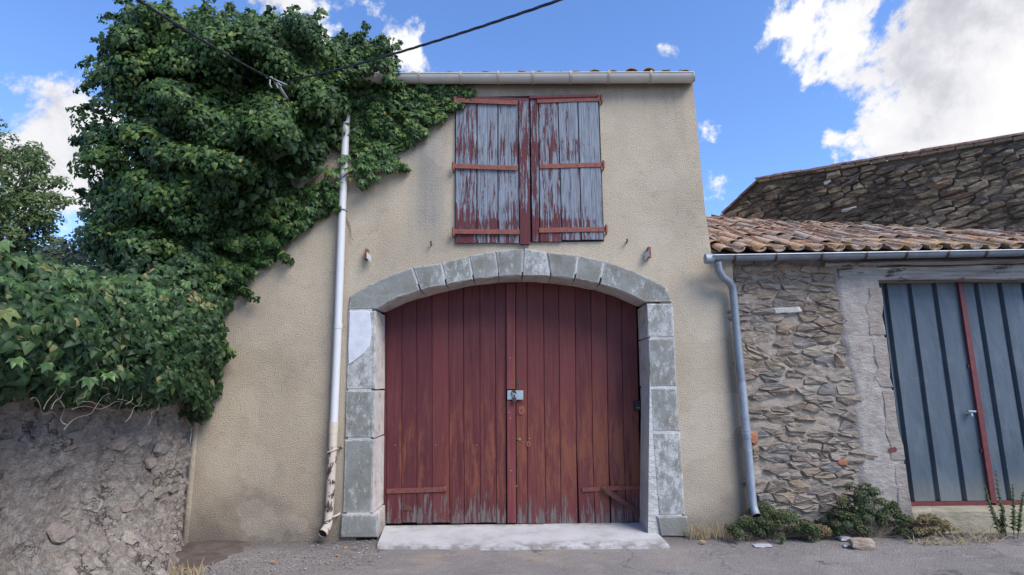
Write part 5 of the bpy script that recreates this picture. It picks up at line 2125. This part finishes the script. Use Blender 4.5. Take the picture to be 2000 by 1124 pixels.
# tall weed with feathered stems
b = G(1968, 1052)
weed = thing('weed', tuple(b), 'tall feathery green weed growing in front of the metal door at right', 'weed')
m = MB()
pp, nn, ss, tt_, td = [], [], [], [], []
r_ = random.Random(71)
for (dx, h, ln) in ((-.13, .50, -.10), (-.03, .66, -.03), (.07, .52, .06), (.16, .44, .12), (.02, .34, -.14), (-.09, .30, .05)):
    a = b + Vector((dx * .6, r_.uniform(-.05, .05), 0))
    e = a + Vector((ln, -.02, h))
    pts = wander(a, e, 10, .012, 72 + dx * 10)
    m.tube(pts, [.005 - .0004 * k for k in range(10)], 5)
    for k in range(34):
        u = .18 + .82 * k / 33
        i = min(int(u * 9), 8)
        q = pts[i].lerp(pts[i + 1], u * 9 - i)
        an = k * 2.4
        pp.append(tuple(q)); nn.append((math.cos(an + 1.5) * .3, -.6, .8)); ss.append(.085 * (1.05 - .6 * u)); tt_.append(r_.uniform(.2, .8)); td.append((math.cos(an), math.sin(an) * .6, .35))
m.build('stem', 'bark', weed, True)
leaves('foliage', np.array(pp), np.array(nn), np.array(ss), np.array(tt_), 'shrub_leaf', weed, 'blade', tipdir=np.array(td, float))


def boulder(px, py, sx, sy, sz, mat, name, label, cat, seed, group=None):
    r_ = random.Random(seed)
    c0 = G(px, py)
    m = MB()
    m.ball((0, 0, 0), 1.0, seg=10, rings=7)
    off = Vector((seed * 1.3, 2, 5))
    vs = []
    for v in m.v:
        q = Vector(v)
        k = 1 + .28 * noise.noise(q * 1.1 + off) + .1 * noise.noise(q * 3 + off)
        q = Vector((max(-.8, min(.8, q.x)), max(-.8, min(.8, q.y)), max(-.7, min(.75, q.z)))) * k
        vs.append(c0 + Vector((q.x * sx, q.y * sy, q.z * sz + sz * .55)))
    m.v = [tuple(q) for q in vs]
    o = m.build(name, mat, None, False, origin=c0)
    return tag(o, label, cat, group)


boulder(1683, 1069, .125, .08, .065, 'rock_stone', 'rock', 'fist sized tan rock lying on the lane before the bush', 'rock', 4)
boulder(1652, 1055, .085, .07, .022, 'white_shard', 'stone_shard', 'flat white shard lying just behind the tan rock', 'stone', 9)
boulder(1651, 1068, .022, .02, .014, 'white_shard', 'pebble', 'tiny white pebble left of the tan rock', 'pebble', 12)
boulder(1490, 1067, .10, .06, .010, 'white_shard', 'stone_shard', 'pale flat chip set in the lane before the olive bush', 'stone', 15)
# little heap of dirt where the wall meets the barn
def heap(u, v):
    a = u * 2 * math.pi
    r0 = v
    c0 = Vector((-3.06, -.42, 0))
    x = c0.x + math.cos(a) * .40 * r0 * (1 + .3 * fbm((math.cos(a) * 2, math.sin(a) * 2, 1)))
    y = c0.y + math.sin(a) * .52 * r0
    z = .07 * (1 - r0 ** 1.5) + .022 * fbm((x * 9, y * 9, 2)) * (1 - r0 * .6) - .012 * r0
    return Vector((x, y, z))
o = grid_mesh('dirt_heap', 'dirt', None, heap, 40, 14)
tag(o, 'dark earth heaped in the corner below the garden wall', 'dirt', None, 'stuff')

# gravel washed along the foot of the barn
N = 1300
gx, gy, gs = [], [], []
r_ = random.Random(81)
while len(gx) < N:
    px_, py_ = r_.uniform(385, 745), r_.uniform(1050, 1130)
    dens_ = math.exp(-((py_ - (1118 - (px_ - 385) * .135)) / 26.) ** 2)
    if r_.random() > dens_:
        continue
    q = G(px_, py_)
    gx.append(q.x); gy.append(q.y); gs.append(r_.uniform(.003, .009) * (1.6 if r_.random() < .08 else 1))
for k in range(700):
    q = G(r_.uniform(1330, 1900), r_.uniform(1052, 1085))
    gx.append(q.x); gy.append(q.y); gs.append(r_.uniform(.003, .008))
V, F_, Tn = [], [], []
octv = [(1, 0, 0), (-1, 0, 0), (0, 1, 0), (0, -1, 0), (0, 0, 1), (0, 0, -.4)]
octf = [(0, 2, 4), (2, 1, 4), (1, 3, 4), (3, 0, 4), (2, 0, 5), (1, 2, 5), (3, 1, 5), (0, 3, 5)]
for x, y, s_ in zip(gx, gy, gs):
    b_ = len(V)
    a = r_.uniform(0, 6.28)
    ca, sa = math.cos(a), math.sin(a)
    for (vx, vy, vz) in octv:
        vx, vy, vz = vx * s_ * r_.uniform(.8, 1.4), vy * s_ * r_.uniform(.7, 1.1), vz * s_ * .7
        V.append((x + vx * ca - vy * sa, y + vx * sa + vy * ca, vz + s_ * .35 - .002))
    F_ += [tuple(i + b_ for i in f) for f in octf]
    Tn += [min(1, max(0, r_.gauss(.45, .22)))] * 6
m = MB()
m.add(V, F_)
o = m.build('gravel', 'gravel', None)
at = o.data.attributes.new('tint', 'FLOAT', 'POINT')
at.data.foreach_set('value', Tn)
tag(o, 'loose grey gravel scattered along the foot of the walls', 'gravel', None, 'stuff')
# dead leaves
dl = palmate(1, 9)
m = MB()
m.add([(0, 0, 0), (-.35, .3, .12), (-.25, .8, .05), (0, 1, .18), (.3, .7, .1), (.33, .25, -.02), (0, .5, -.02)], [(6, 0, 1), (6, 1, 2), (6, 2, 3), (6, 3, 4), (6, 4, 5), (6, 5, 0)])
me = bpy.data.meshes.new('dead_leaf')
me.from_pydata(m.v, [], m.f)
me.materials.append(MATS['dead_leaf'])
for (px_, py_, lb) in [(597, 1054, 'curled brown dead leaf on the gravel left of the white pipe foot'), (610, 1049, 'brown dead leaf leaning on the wall beside the white pipe foot'),
                       (680, 1069, 'orange brown dead leaf on the gravel below the left jamb'), (700, 1074, 'curled dead leaf nearest the left corner of the doorstep'),
                       (660, 1084, 'dead leaf lying alone on the gravel between pipe and doorstep'), (345, 1116, 'dead leaf leftmost among the dry stalks by the garden wall'),
                       (366, 1112, 'dead leaf in the middle of the dry stalks by the garden wall'), (388, 1117, 'dead leaf just right of the dry stalks'),
                       (412, 1116, 'dead leaf farthest right of the dry stalks, on open gravel'), (540, 1100, 'small dead leaf alone in the gravel below the bare facade'),
                       (1835, 1063, 'dead leaf on the straw below the metal door'), (1440, 1066, 'dead leaf on the lane in front of the olive bush'), (1380, 1063, 'dead leaf on the lane in front of the dry grass tuft')]:
    q = G(px_, py_)
    o = link_mesh('dead_leaf', me, None, q + Vector((0, 0, .006)))
    s_ = random.uniform(.04, .07)
    o.scale = (s_, s_, s_)
    o.rotation_euler = (random.gauss(0, .35), random.gauss(0, .35), random.uniform(0, 6.28))
    tag(o, lb, 'dead leaf', 'dead leaves on the ground')
